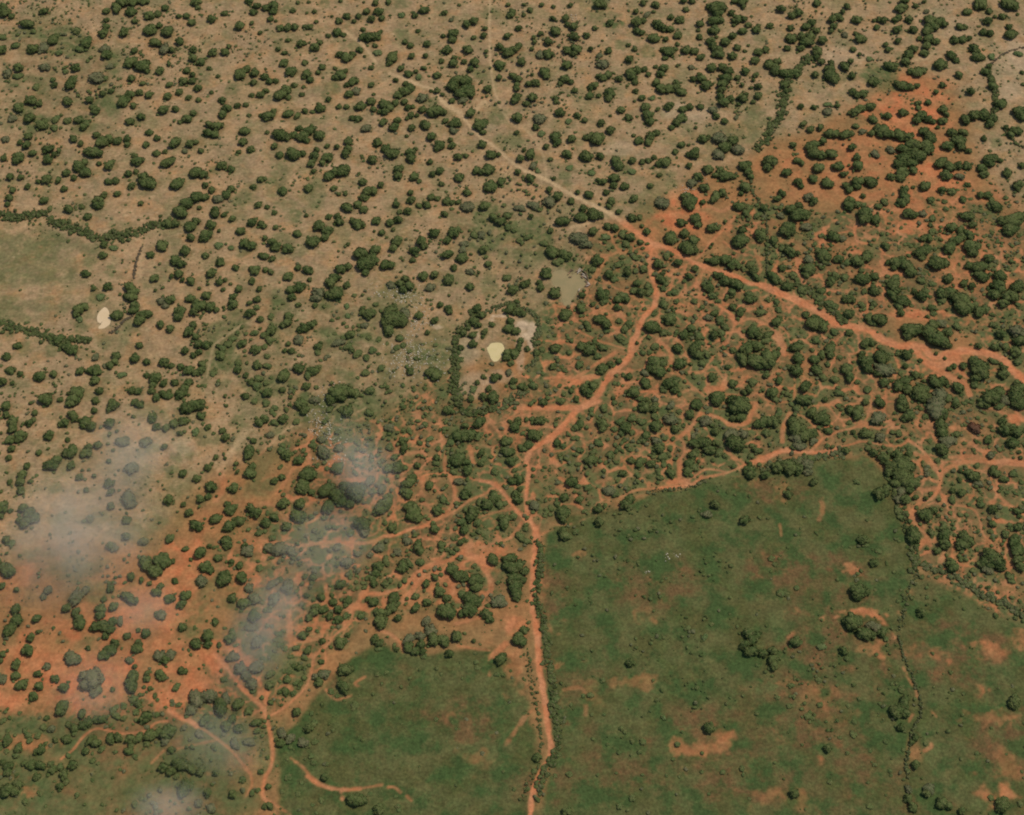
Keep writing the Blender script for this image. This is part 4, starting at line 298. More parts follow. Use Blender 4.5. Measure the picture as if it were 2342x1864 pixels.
def fill_poly(P):
    P = np.array(P); m = np.zeros((RH, RW), bool)
    n = len(P)
    for i in range(n):
        x1, y1 = P[i]; x2, y2 = P[(i + 1) % n]
        if y1 == y2: continue
        j0 = max(int(np.ceil((min(y1, y2) - RY0) / CELL - .5)), 0); j1 = min(int(np.ceil((max(y1, y2) - RY0) / CELL - .5)), RH)
        for j in range(j0, j1):
            xx = x1 + (gy[j] - y1) * (x2 - x1) / (y2 - y1)
            k = int(np.clip((xx - RX0) / CELL, 0, RW))
            m[j, k:] ^= True
    return m
def blur(a, r):
    n = max(int(r / CELL), 1)
    for _ in range(2):
        for ax in (0, 1):
            pad = [(n, n) if k == ax else (0, 0) for k in (0, 1)]
            c = np.cumsum(np.pad(a, pad, mode='edge'), axis=ax)
            c = np.concatenate([np.zeros_like(np.take(c, [0], ax)), c], ax)
            s = a.shape[ax]
            hi = np.take(c, np.arange(s) + 2 * n + 1 - 0, ax) if False else np.take(c, np.minimum(np.arange(s) + 2 * n + 1, c.shape[ax] - 1), ax)
            lo = np.take(c, np.arange(s), ax)
            a = (hi - lo) / (2 * n + 1)
    return a
def poly_px(s):
    P = np.array(pts(s)); x, y, m = ground(P[:, 0], P[:, 1]); return list(zip(x, y))
def region(polys, soft, warp, size, seed):
    m = np.zeros((RH, RW), bool)
    for s in polys: m |= fill_poly(poly_px(s))
    f = blur(m.astype(np.float32), soft)
    return sstep(.5 - .22, .5 + .22, f + (fbm(XX, YY, size, seed, 4) - .5) * warp)
def blobs(s, seed, warp=.9):
    f = np.zeros((RH, RW), np.float32)
    for e in s.split():
        px, py, rx, ry, st = [float(v) for v in e.split(',')]
        x, y, m = ground(px, py); x = float(x); y = float(y); m = float(m)
        _, ya, _ = ground(px, py - ry); _, yb, _ = ground(px, py + ry)
        ax = rx * m; ay = max(abs(float(ya) - float(yb)) / 2, .6)
        i0, i1, j0, j1 = window(x - ax * 2.4, x + ax * 2.4, y - ay * 2.4, y + ay * 2.4)
        if i1 <= i0 or j1 <= j0: continue
        X = XX[j0:j1, i0:i1]; Y = YY[j0:j1, i0:i1]
        d = np.hypot((X - x) / ax, (Y - y) / ay) + (fbm(X, Y, max(min(ax, ay) * .8, 1.5), seed, 4) - .5) * warp * 1.6
        np.maximum(f[j0:j1, i0:i1], (1 - sstep(.6, 1.35, d)) * st, out=f[j0:j1, i0:i1])
    return f

M_red = region([RED_POLY], 22, .5, 45, 3)
M_grass = region(GRASS_POLY, 5, .75, 12, 5)
M_field = region(FIELD_L, 5, .4, 20, 6)
M_scrub = region(SCRUB_POLY, 12, 1.1, 26, 8)
M_bare = blobs(BARE, 41, 1.5)
M_gbr = np.clip(blobs(GRBROWN, 49, 1.2) * (.5 + sstep(.35, .6, fbm(XX, YY, 18, 161, 5))), 0, 1)
M_pale = blobs(PALE, 43, .6)
M_green = blobs(GREENP, 47)
M_trail = np.zeros((RH, RW), np.float32)
for tx, ty, sc, w, st, s in TRAILS:
    stroke(M_trail, smooth_line(line_world(tx, ty, sc, s)), w, st * (1 if w > 7 else .85))
M_trail *= np.clip(1 - M_grass * (1 - sstep(.7, .95, M_trail)) * (1 - sstep(.36, .56, fbm(XX, YY, 6, 151, 5))), 0, 1)

# cattle tracks: the web of narrow bare lines between the thickets
def voronoi_edge(x, y, size, seed):
    x = x / size; y = y / size
    ix = np.floor(x); iy = np.floor(y)
    f1 = np.full(x.shape, 9.0); f2 = np.full(x.shape, 9.0)
    for a in (-1, 0, 1):
        for b in (-1, 0, 1):
            jx = ix + a; jy = iy + b
            px = jx + .1 + .8 * hashv(jx, jy, seed); py = jy + .1 + .8 * hashv(jx, jy, seed + 5)
            d = np.hypot(px - x, py - y)
            n1 = np.minimum(f1, d); f2 = np.minimum(f2, np.maximum(f1, d)); f1 = n1
    return (f2 - f1) * size * .5
WX = XX + (fbm(XX, YY, 9, 61, 3) - .5) * 8; WY = YY + (fbm(XX, YY, 9, 67, 3) - .5) * 8
ve = voronoi_edge(WX, WY, 15.0, 71)
ve2 = voronoi_edge(WX, WY, 6.5, 77)
keep = sstep(.40, .56, fbm(XX, YY, 22, 81, 2))
M_vein = np.maximum((1 - sstep(.3, 1.2, ve + (fbm(XX, YY, 4.5, 87, 3) - .42) * 3.4)) * sstep(.32, .46, fbm(XX, YY, 30, 83, 2)), (1 - sstep(.2, .9, ve2 + (fbm(XX, YY, 3.5, 89, 3) - .42) * 2.6)) * keep * .75)
M_corner = region(["-60,1640 620,1640 640,1900 -60,1900"], 10, .3, 20, 12)
M_vein = (M_vein * M_scrub * (1 - M_grass) * (1 - M_corner)).astype(np.float32)
M_trail = np.maximum(M_trail, M_vein * (.25 + .52 * M_red))
M_bareraw = M_bare
RAG = sstep(.34, .60, fbm(XX, YY, 7.5, 141, 5))
M_bare = (M_bare * (1 - M_grass) * (.38 + .62 * RAG) + M_bare * M_grass * sstep(.34, .66, fbm(XX, YY, 7, 143, 6)) * .72).astype(np.float32)
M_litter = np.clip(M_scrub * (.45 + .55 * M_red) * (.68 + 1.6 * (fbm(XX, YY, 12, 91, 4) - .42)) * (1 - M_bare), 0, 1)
M_green = np.clip(np.maximum(M_green, M_scrub * .58 * sstep(.42, .62, fbm(XX, YY, 20, 93, 4)) * 1.5), 0, 1)

# ponds as world outlines
def pond_outline(tx, ty, sc, s):
    P = np.array(pts(s)); x, y, m = ground(tx + P[:, 0] / sc, ty + P[:, 1] / sc)
    L = np.stack([x, y], 1)
    L = np.vstack([L[-2:], L, L[:3]])
    return smooth_line(L, 4)[8:-8 - 4]
PONDS = {'A': pond_outline(0, 460, S, POND_A), 'B': pond_outline(1020, 680, 6.129, POND_B), 'C': pond_outline(1200, 460, S, POND_C)}
M_pond = np.zeros((RH, RW), np.float32)
for k in PONDS: M_pond = np.maximum(M_pond, fill_poly(PONDS[k]).astype(np.float32))
M_shore = np.clip(blur(M_pond, 2.4) * 2.4, 0, 1)

def sample(F, x, y, outside=None):
    i = np.clip((x - RX0) / CELL - .5, 0, RW - 1.001); j = np.clip((y - RY0) / CELL - .5, 0, RH - 1.001)
    i0 = i.astype(int); j0 = j.astype(int); fi = i - i0; fj = j - j0
    return (F[j0, i0] * (1 - fi) + F[j0, i0 + 1] * fi) * (1 - fj) + (F[j0 + 1, i0] * (1 - fi) + F[j0 + 1, i0 + 1] * fi) * fj

def crown_list():
    out = []
    for (tx, ty, sc), s in TILES.items():
        tile = []
        for e in s.split():
            a, b, c = e.split(',')
            fl = ''
            if c[-1] in 'glr': fl = c[-1]; c = c[:-1]
            px, py, r = tx + float(a) / sc, ty + float(b) / sc, float(c) / sc
            tile.append([px, py, r, fl])
        for t in tile:                                            # tiles overlap: keep one of each
            if any(abs(t[0] - o[0]) < .55 * max(t[2], o[2]) and abs(t[1] - o[1]) < .55 * max(t[2], o[2]) for o in out): continue
            out.append(t)
    return out
CROWNS = crown_list()
random.seed(3)
TREE_D = []
big_light = []
for px, py, r, fl in CROWNS:
    mpp = float(ground(px, py)[2])
    if fl == 'l' and r > 12.2:                                    # pale green patch of low weeds
        big_light.append((px, py, r)); continue
    R = r * mpp * .95
    hgt = {'l': .5, 'g': .9, 'r': .8}.get(fl, 1.0)
    x, y, _ = ground(px, py, .60 * R * hgt)
    TREE_D.append(dict(px=px, py=py, r=r, R=R, fl=fl, x=float(x), y=float(y), h=hgt))
M_green = np.maximum(M_green, blobs(" ".join(f"{a:.0f},{b:.0f},{r*1.1:.1f},{r*.9:.1f},.62" for a, b, r in big_light), 53))
for t in TREE_D:
    if t['px'] < 620 and t['py'] > 1640 and t['r'] < 18: t['R'] *= .80
    if t['fl'] == '' and t['r'] < 12.5 and sample(M_grass, np.array([t['x']]), np.array([t['y']]))[0] > .5:
        t['fl'] = 'm'; t['h'] = .5; t['R'] *= .86
for i, t in enumerate(TREE_D):
    if t['fl'] == '' and t['r'] < 15.5 and sample(M_scrub, np.array([t['x']]), np.array([t['y']]))[0] > .5 and random.random() < (.4 if t['r'] > 14 else .66):
        t['fl'] = 'm'; t['h'] = .62; t['R'] *= .85
M_tb = blur(M_trail * (M_trail > .62), .6)
DIRS = [(math.cos(k * math.pi / 6), math.sin(k * math.pi / 6)) for k in range(12)]
for t in TREE_D:                                                  # nothing grows over the roads themselves
    for _ in range(3):
        X = np.array([t['x']] + [t['x'] + .85 * t['R'] * c for c, q in DIRS]); Y = np.array([t['y']] + [t['y'] + .85 * t['R'] * q for c, q in DIRS])
        v = sample(M_tb, X, Y)
        if v.mean() < .06: break
        gx_ = sum(v[i + 1] * DIRS[i][0] for i in range(12)); gy_ = sum(v[i + 1] * DIRS[i][1] for i in range(12)); n_ = math.hypot(gx_, gy_) + 1e-6
        t['x'] -= gx_ / n_ * .16 * t['R']; t['y'] -= gy_ / n_ * .16 * t['R']; t['R'] *= .88
# fallen leaves and shaded-out, browner ground under the crowns
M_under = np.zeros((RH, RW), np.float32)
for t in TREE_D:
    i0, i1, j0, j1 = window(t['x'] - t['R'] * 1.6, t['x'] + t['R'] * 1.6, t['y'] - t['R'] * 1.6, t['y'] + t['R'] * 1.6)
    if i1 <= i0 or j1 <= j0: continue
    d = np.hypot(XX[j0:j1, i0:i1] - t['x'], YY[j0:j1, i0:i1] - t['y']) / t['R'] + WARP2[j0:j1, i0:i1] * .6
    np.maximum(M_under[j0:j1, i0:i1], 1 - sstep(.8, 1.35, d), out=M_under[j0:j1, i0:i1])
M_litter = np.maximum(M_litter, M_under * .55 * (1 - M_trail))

# ================= materials =================
def newmat(name):
    m = bpy.data.materials.new(name); m.use_nodes = True
    nt = m.node_tree; b = nt.nodes["Principled BSDF"]
    b.inputs["Roughness"].default_value = .95
    b.inputs["Specular IOR Level"].default_value = .12
    return m, nt, b
def N(nt, t, **k):
    n = nt.nodes.new(t)
    for a, v in k.items(): setattr(n, a, v)
    return n
class NT:
    def __init__(s, nt):
        s.nt = nt; g = N(nt, "ShaderNodeNewGeometry"); s.pos = g.outputs["Position"]
    def noise(s, size, detail=4, rough=.55, lo=.35, hi=.65, off=0.0, stretch=None):
        mp = N(s.nt, "ShaderNodeMapping"); mp.inputs["Scale"].default_value = (1 / size, 1 / (size * (stretch or 1)), 1 / size); mp.inputs["Location"].default_value = (off, off * .7, 0)
        s.nt.links.new(s.pos, mp.inputs[0])
        n = N(s.nt, "ShaderNodeTexNoise"); n.inputs["Scale"].default_value = 1; n.inputs["Detail"].default_value = detail; n.inputs["Roughness"].default_value = rough
        s.nt.links.new(mp.outputs[0], n.inputs["Vector"])
        r = N(s.nt, "ShaderNodeMapRange"); r.interpolation_type = 'SMOOTHSTEP'
        r.inputs[1].default_value = lo; r.inputs[2].default_value = hi
        s.nt.links.new(n.outputs[0], r.inputs[0]); return r.outputs[0]
    def mix(s, f, a, b):
        m = N(s.nt, "ShaderNodeMix", data_type='RGBA')
        for i, v in ((0, f), (6, a), (7, b)):
            if hasattr(v, 'links'): s.nt.links.new(v, m.inputs[i])
            elif isinstance(v, tuple): m.inputs[i].default_value = (*v, 1)
            else: m.inputs[i].default_value = v
        return m.outputs[2]
    def math(s, op, a, b):
        m = N(s.nt, "ShaderNodeMath", operation=op); m.use_clamp = op in ('MULTIPLY_ADD',)
        for i, v in ((0, a), (1, b)):
            if hasattr(v, 'links'): s.nt.links.new(v, m.inputs[i])
            else: m.inputs[i].default_value = v
        return m.outputs[0]
    def gain(s, col, f, lo, hi):                       # multiply a colour by lo..hi along f
        r = N(s.nt, "ShaderNodeMapRange"); r.inputs[3].default_value = lo; r.inputs[4].default_value = hi
        s.nt.links.new(f, r.inputs[0])
        v = N(s.nt, "ShaderNodeVectorMath", operation='SCALE')
        if isinstance(col, tuple): v.inputs[0].default_value = col
        else: s.nt.links.new(col, v.inputs[0])
        s.nt.links.new(r.outputs[0], v.inputs[3]); return v.outputs[0]

def ground_material():
    m, nt, b = newmat("savanna_soil"); t = NT(nt)
    def attr(name):
        a = N(nt, "ShaderNodeAttribute"); a.attribute_name = name
        s = N(nt, "ShaderNodeSeparateColor"); nt.links.new(a.outputs["Color"], s.inputs[0]); return s.outputs
    A = attr("cover_a"); B = attr("cover_b"); C = attr("cover_c")
    tan = t.mix(t.noise(38, 4), C_TAN1, C_TAN2)
    tan = t.mix(t.noise(17, 5, off=31, lo=.45, hi=.7), tan, C_TAN3)
    tan = t.mix(t.math('MULTIPLY', t.noise(24, 7, .66, off=77, lo=.44, hi=.64), .70), tan, C_TANGREEN)
    red = t.mix(t.noise(26, 4, off=12), C_RED1, C_RED2)
    tan = t.mix(t.math('MULTIPLY', t.noise(5, 6, .6, off=201, lo=.50, hi=.70, stretch=.28), .6), tan, C_STREAK)
    tan = t.mix(t.math('MULTIPLY', t.noise(4.5, 6, .7, off=17, lo=.46, hi=.70), .5), tan, C_TANGREEN)
    soil = t.mix(A[0], tan, red)
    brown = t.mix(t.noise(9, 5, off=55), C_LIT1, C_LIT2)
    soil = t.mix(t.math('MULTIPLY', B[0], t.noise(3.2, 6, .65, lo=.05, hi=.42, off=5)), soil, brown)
    grass = t.mix(t.noise(22, 7, .62, off=44, lo=.40, hi=.58), C_GR1, C_GR2)
    grass = t.mix(t.math('MULTIPLY', t.noise(14, 7, .66, off=99, lo=.30, hi=.62), t.math('ADD', t.math('MULTIPLY', C[2], .95), .30)), grass, C_GRBROWN)
    grass = t.mix(t.math('MULTIPLY', t.noise(9, 8, .66, off=19, lo=.50, hi=.70), t.math('ADD', t.math('MULTIPLY', C[2], .65), .12)), grass, C_GRRED)
    grass = t.mix(t.math('MULTIPLY', t.noise(17, 7, .6, off=71, lo=.46, hi=.62), .85), grass, C_GR3)
    grass = t.gain(grass, t.noise(1.7, 5, .7, lo=.32, hi=.68, off=33), .80, 1.20)
    weeds = t.mix(t.noise(6, 5, off=23), C_WEED1, C_WEED2)
    soil = t.mix(t.math('MULTIPLY', C[0], t.noise(5, 5, off=3, lo=.15, hi=.55)), soil, weeds)
    soil = t.mix(A[1], soil, grass)
    bare = t.mix(A[0], C_BARETAN, t.mix(t.noise(12, 5, off=8), C_BARERED, C_BARERED2))
    soil = t.mix(B[1], soil, bare)
    trail = t.mix(A[0], C_TRTAN, t.mix(t.noise(14, 4, off=66), C_TRRED, C_TRRED2))
    soil = t.mix(A[2], soil, trail)
    soil = t.mix(B[2], soil, C_SAND)
    soil = t.mix(t.math('MULTIPLY', C[1], .8), soil, C_SHORE)
    soil = t.gain(soil, t.noise(2.4, 6, .65, lo=.3, hi=.7, off=2), .80, 1.16)
    soil = t.gain(soil, t.noise(9, 5, .6, lo=.3, hi=.7, off=91), .86, 1.12)
    nt.links.new(soil, b.inputs["Base Color"])
    bn = N(nt, "ShaderNodeTexNoise"); bn.inputs["Scale"].default_value = .9; bn.inputs["Detail"].default_value = 5
    nt.links.new(t.pos, bn.inputs["Vector"])
    bp = N(nt, "ShaderNodeBump"); bp.inputs["Strength"].default_value = .5; bp.inputs["Distance"].default_value = .35
    nt.links.new(bn.outputs[0], bp.inputs["Height"]); nt.links.new(bp.outputs[0], b.inputs["Normal"])
    return m

def leaf_material(name, c1, c2, c3):
    m, nt, b = newmat(name); t = NT(nt)
    c = t.mix(t.noise(13, 3, off=7), c1, c2)
    c = t.mix(t.noise(1.6, 4, off=41, lo=.45, hi=.7), c, c3)
    c = t.gain(c, t.noise(.7, 2, lo=.3, hi=.7, off=9), .75, 1.3)
    nt.links.new(c, b.inputs["Base Color"])
    return m
def plain_material(name, c1, c2, size=1.0, rough=.9):
    m, nt, b = newmat(name); t = NT(nt)
    nt.links.new(t.mix(t.noise(size, 4), c1, c2), b.inputs["Base Color"])
    b.inputs["Roughness"].default_value = rough
    return m

# base colours (linear)
C_TAN1 = (.368, .224, .107); C_TAN2 = (.302, .196, .098); C_TAN3 = (.370, .199, .083); C_TANGREEN = (.158, .142, .056); C_STREAK = (.43, .285, .150)
C_RED1 = (.320, .150, .055); C_RED2 = (.235, .138, .052)
C_LIT1 = (.190, .106, .042); C_LIT2 = (.112, .108, .038)
C_GR1 = (.066, .083, .022); C_GR2 = (.094, .105, .033); C_GR3 = (.046, .080, .021); C_GRBROWN = (.135, .082, .031); C_GRRED = (.220, .100, .038)
C_WEED1 = (.076, .102, .031); C_WEED2 = (.115, .122, .042)
C_BARETAN = (.33, .19, .085); C_BARERED = (.47, .148, .056); C_BARERED2 = (.46, .185, .074)
C_TRTAN = (.450, .300, .150); C_TRRED = (.49, .170, .066); C_TRRED2 = (.47, .200, .088)
C_SAND = (.50, .355, .21); C_SHORE = (.25, .185, .090)
MAT_GROUND = ground_material()
MAT_LEAF = leaf_material("dark_leaves", (.054, .076, .020), (.086, .102, .029), (.112, .114, .039))
MAT_MID = leaf_material("olive_leaves", (.074, .100, .030), (.098, .112, .034), (.124, .116, .041))
MAT_TUFT = leaf_material("dull_tufts", (.080, .098, .030), (.066, .090, .026), (.11, .106, .039))
MAT_GREY = leaf_material("grey_brown_leaves", (.112, .108, .046), (.096, .104, .042), (.15, .125, .062))
MAT_LIGHT = leaf_material("pale_green_leaves", (.085, .120, .036), (.105, .125, .042), (.13, .14, .055))
MAT_RED = leaf_material("reddish_brown_leaves", (.12, .05, .025), (.10, .055, .03), (.14, .08, .04))
MAT_DEAD = leaf_material("dead_thorn_twigs", (.13, .095, .052), (.10, .08, .045), (.15, .11, .065))
MAT_BARK = plain_material("bark", (.085, .062, .042), (.12, .09, .06), .3)

# ================= mesh helpers =================
def mesh_from(name, V, F, mat=None, smooth=False, fmat=None):
    V = np.asarray(V, np.float32); F = np.asarray(F, np.int32); k = F.shape[1]
    me = bpy.data.meshes.new(name)
    me.vertices.add(len(V)); me.vertices.foreach_set("co", V.ravel())
    me.loops.add(F.size); me.loops.foreach_set("vertex_index", F.ravel())
    me.polygons.add(len(F)); me.polygons.foreach_set("loop_start", np.arange(0, F.size, k, dtype=np.int32))
    me.polygons.foreach_set("use_smooth", np.full(len(F), smooth))
    if mat is not None:
        for m in (mat if isinstance(mat, (list, tuple)) else [mat]): me.materials.append(m)
    if fmat is not None: me.polygons.foreach_set("material_index", np.asarray(fmat, np.int32))
    me.update(calc_edges=True)
    return me
def link(name, me, parent=None):
    o = bpy.data.objects.new(name, me); COL.objects.link(o); o.parent = parent; return o
def tag(o, label=None, cat=None, group=None, kind=None):
    if label: o['label'] = label
    if cat: o['category'] = cat
    if group: o['group'] = group
    if kind: o['kind'] = kind
    return o
def ico(sub):
    t = (1 + 5 ** .5) / 2
    V = [(-1, t, 0), (1, t, 0), (-1, -t, 0), (1, -t, 0), (0, -1, t), (0, 1, t), (0, -1, -t), (0, 1, -t), (t, 0, -1), (t, 0, 1), (-t, 0, -1), (-t, 0, 1)]
    F = [(0, 11, 5), (0, 5, 1), (0, 1, 7), (0, 7, 10), (0, 10, 11), (1, 5, 9), (5, 11, 4), (11, 10, 2), (10, 7, 6), (7, 1, 8), (3, 9, 4), (3, 4, 2), (3, 2, 6), (3, 6, 8), (3, 8, 9), (4, 9, 5), (2, 4, 11), (6, 2, 10), (8, 6, 7), (9, 8, 1)]
    V = [np.array(v) / np.linalg.norm(v) for v in V]
    for _ in range(sub):
        cache = {}; G = []
        def mid(a, b):
            key = (min(a, b), max(a, b))
            if key not in cache:
                v = V[a] + V[b]; V.append(v / np.linalg.norm(v)); cache[key] = len(V) - 1
            return cache[key]
        for a, b, c in F:
            ab, bc, ca = mid(a, b), mid(b, c), mid(c, a)
            G += [(a, ab, ca), (b, bc, ab), (c, ca, bc), (ab, bc, ca)]
        F = G
    return np.array(V), np.array(F)
ICO = {k: ico(k) for k in (0, 1, 2)}

def make_crown(seed, lobes, sub, cards, card, flat=1.0, rough=.16):
    """unit-radius crown on the ground: overlapping lobes plus leaf clumps standing out of them"""
    r = np.random.default_rng(seed)
    VV, FF = [], []; base = 0; L = []
    L.append((r.uniform(-.1, .1), r.uniform(-.1, .1), .58 * flat, r.uniform(.60, .74), .58 * flat))
    for i in range(lobes):
        a = 2 * math.pi * (i + r.uniform(-.35, .35)) / lobes; d = r.uniform(.36, .66)
        s = r.uniform(.24, .50)
        L.append((d * math.cos(a), d * math.sin(a), r.uniform(.38, .78) * flat, s, s * r.uniform(.75, .95) * flat))
    v0, f0 = ICO[sub]
    for (cx, cy, cz, sr, sz) in L:
        n = 1 + rough * (fbm(v0[:, 0] * 2 + cx * 9 + 50, v0[:, 1] * 2 + v0[:, 2] * 1.7 + cy * 9 + 50, .8, seed, 3) - .5) * 4
        P = v0 * n[:, None] * np.array([sr, sr, sz]) + np.array([cx, cy, cz])
        P[:, 2] = np.maximum(P[:, 2], .12)
        VV.append(P); FF.append(f0 + base); base += len(P)
    for i in range(cards):                                        # leaf clumps: small bent triangles/quads
        cx, cy, cz, sr, sz = L[r.integers(len(L))]
        d = r.normal(size=3); d[2] = abs(d[2]) * .9 - .15; d /= np.linalg.norm(d)
        p = np.array([cx, cy, cz]) + d * np.array([sr, sr, sz]) * r.uniform(.93, 1.24)
        if p[2] < .1: continue
        n = d + r.normal(size=3) * .55; n /= np.linalg.norm(n)
        u = np.cross(n, r.normal(size=3)); u /= np.linalg.norm(u); w = np.cross(n, u)
        s = card * r.uniform(.5, 1.25)
        q = [p + u * s, p + w * s * .8, p - u * s * r.uniform(.6, 1), p - w * s * .8]
        VV.append(np.array(q)); FF.append(np.array([[0, 1, 2], [0, 2, 3]]) + base); base += 4
    return np.vstack(VV), np.vstack(FF)
def tube(P, R, n=6):
    P = np.array(P, float); V = []; F = []
    for i, (p, r) in enumerate(zip(P, R)):
        d = P[min(i + 1, len(P) - 1)] - P[max(i - 1, 0)]; d /= np.linalg.norm(d) + 1e-9
        a = np.cross(d, (0.3, 1, .2)); a /= np.linalg.norm(a); b = np.cross(d, a)
        for k in range(n):
            t = 2 * math.pi * k / n; V.append(p + r * (math.cos(t) * a + math.sin(t) * b))
    for i in range(len(P) - 1):
        for k in range(n):
            a0, a1, b0, b1 = i * n + k, i * n + (k + 1) % n, (i + 1) * n + k, (i + 1) * n + (k + 1) % n
            F += [(a0, a1, b1), (a0, b1, b0)]
    return np.array(V), np.array(F)
def make_trunk(seed):
    r = np.random.default_rng(seed); VV, FF = [], []; base = 0
    j = lambda s: r.normal(size=3) * s
    top = np.array([0, 0, .34])
    parts = [([(0, 0, -.02), (.01, 0, .1), (0, .01, .22), top], [.085, .062, .052, .045])]
    for i in range(5):
        a = 2 * math.pi * i / 5 + r.uniform(-.3, .3); d = r.uniform(.35, .55)
        e = np.array([d * math.cos(a), d * math.sin(a), r.uniform(.6, .85)])
        parts.append(([top - (0, 0, .06), top * .6 + e * .4 + j(.02), e], [.04, .026, .010]))
    for P, R in parts:
        v, f = tube(P, R, 6); VV.append(v); FF.append(f + base); base += len(v)
    return np.vstack(VV), np.vstack(FF)
def merged(name, protos, items, mat, seed, zmul=1.0):
    """items: x, y, R, h ; every item a copy of one of protos, all in ONE mesh (only for what is past counting)"""
    r = np.random.default_rng(seed); VV, FF = [], []; base = 0
    for (x, y, R, h) in items:
        v, f = protos[r.integers(len(protos))]
        a = r.uniform(0, 2 * math.pi); c, s = math.cos(a), math.sin(a)
        sx, sy = R * r.uniform(.82, 1.22), R * r.uniform(.82, 1.15)
        P = np.empty_like(v); X = v[:, 0] * sx; Y = v[:, 1] * sy
        P[:, 0] = X * c - Y * s + x; P[:, 1] = X * s + Y * c + y; P[:, 2] = v[:, 2] * R * h
        VV.append(P.astype(np.float32)); FF.append(f + base); base += len(v)
    return mesh_from(name, np.vstack(VV), np.vstack(FF), mat)

# ================= ground sheet =================
def axis(lo, hi, step, far):
    core = np.arange(lo, hi + .01, step); out = [core[-1]]; s = step
    while out[-1] < far: s *= 1.22; out.append(out[-1] + s)
    inn = [core[0]]; s = step
    while inn[-1] > -far: s *= 1.22; inn.append(inn[-1] - s)
    return np.concatenate([inn[:0:-1], core, out[1:]])
ax = axis(-520, 520, .8, 12000); ay = axis(-330, 500, .8, 12000)
GX, GY = np.meshgrid(ax, ay); nx, ny = len(ax), len(ay)
gxr, gyr = GX.ravel(), GY.ravel()
relief = (fbm(gxr, gyr, 6, 101, 3) - .5) * .5 + (fbm(gxr, gyr, 60, 103, 2) - .5) * 1.6
pm = sample(blur(M_pond, .9), gxr, gyr); sh = np.clip(sample(blur(M_pond, 4), gxr, gyr) * 4, 0, 1)
relief = relief * (1 - sh) + (-.35 * np.clip(pm * 2 - .3, 0, 1)) * sh
tr = sample(M_trail, gxr, gyr); relief = relief * (1 - .6 * tr) - .18 * tr
GZ = relief
idx = np.arange(nx * ny).reshape(ny, nx)
quads = np.stack([idx[:-1, :-1], idx[:-1, 1:], idx[1:, 1:], idx[1:, :-1]], -1).reshape(-1, 4)
gm = mesh_from("ground", np.stack([gxr, gyr, GZ], 1), quads, MAT_GROUND, True)
def put_attr(name, a, b, c):
    at = gm.color_attributes.new(name, 'FLOAT_COLOR', 'POINT')
    d = np.ones((len(gxr), 4), np.float32)
    for k, f in enumerate((a, b, c)): d[:, k] = sample(f, gxr, gyr)
    at.data.foreach_set("color", d.ravel())
put_attr("cover_a", M_red, M_grass * (1 - M_bare * .9), M_trail)
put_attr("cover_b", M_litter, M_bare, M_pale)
put_attr("cover_c", np.maximum(M_green, M_field * sstep(.42, .62, fbm(XX, YY, 26, 57, 3)) * .6), M_shore, M_gbr)
tag(link("ground", gm), kind='structure')

GZc = GZ.reshape(ny, nx)
def gz(x, y):
    i = np.clip(np.searchsorted(ax, x) - 1, 0, nx - 2); j = np.clip(np.searchsorted(ay, y) - 1, 0, ny - 2)
    return GZc[j, i]

# ================= ponds =================
def pond(name, key, c1, c2, label, z):
    P = PONDS[key]; c = P.mean(0); n = len(P)
    V = [(c[0], c[1], z)]; F = []
    for s in (.5, 1.03):
        for p in P: q = c + (p - c) * s; V.append((q[0], q[1], z))
    for k in range(n):
        k2 = (k + 1) % n
        F += [(0, 1 + k, 1 + k2), (1 + k, 1 + n + k, 1 + n + k2), (1 + k, 1 + n + k2, 1 + k2)]
    m, nt, b = newmat(name + "_water"); t = NT(nt)
    nt.links.new(t.mix(t.noise(6, 2), c1, c2), b.inputs["Base Color"])
    b.inputs["Roughness"].default_value = .8; b.inputs["Specular IOR Level"].default_value = .12
    tag(link(name, mesh_from(name, V, F, m)), label, 'pond', None, 'structure')
pond("cream_pond", 'A', (.60, .43, .24), (.62, .45, .26), "small cream coloured muddy pond beside the left fallow field", -.12)
pond("yellow_pond", 'B', (.56, .44, .20), (.59, .46, .22), "small pale yellow pond inside the ringed homestead", -.12)
pond("muddy_pond", 'C', (.290, .215, .100), (.255, .200, .092), "brown muddy pond with cattle along its right shore", -.12)

# ================= crowns, trees and bushes =================
PR_TREE = [make_crown(100 + i, 8 + i % 3, 2, 760, .115, .90) for i in range(8)]
PR_MID = [make_crown(200 + i, 6, 1, 170, .17, .92) for i in range(6)]
PR_LOW = [make_crown(300 + i, 3, 1, 40, .24, .8) for i in range(5)]
PR_TINY = [make_crown(400 + i, 2, 0, 16, .32, .7) for i in range(5)]
ME_TREE = [mesh_from("crown", v, f, MAT_LEAF) for v, f in PR_TREE]
TR = [make_trunk(500 + i) for i in range(4)]
ME_TRUNK = [mesh_from("trunk", v, f, MAT_BARK, True) for v, f in TR]
def bush_mesh(i):
    v, f = make_crown(600 + i, 7, 1, 320, .15, .85)
    tv, tf = TR[i % 4]
    return mesh_from("bush", np.vstack([v, tv * (1.2, 1.2, .75)]), np.vstack([f, tf + len(v)]), [MAT_LEAF, MAT_BARK], False, [0] * len(f) + [1] * len(tf))
ME_BUSH = [bush_mesh(i) for i in range(7)]
def set_mat(o, m):
    o.material_slots[0].link = 'OBJECT'; o.material_slots[0].material = m

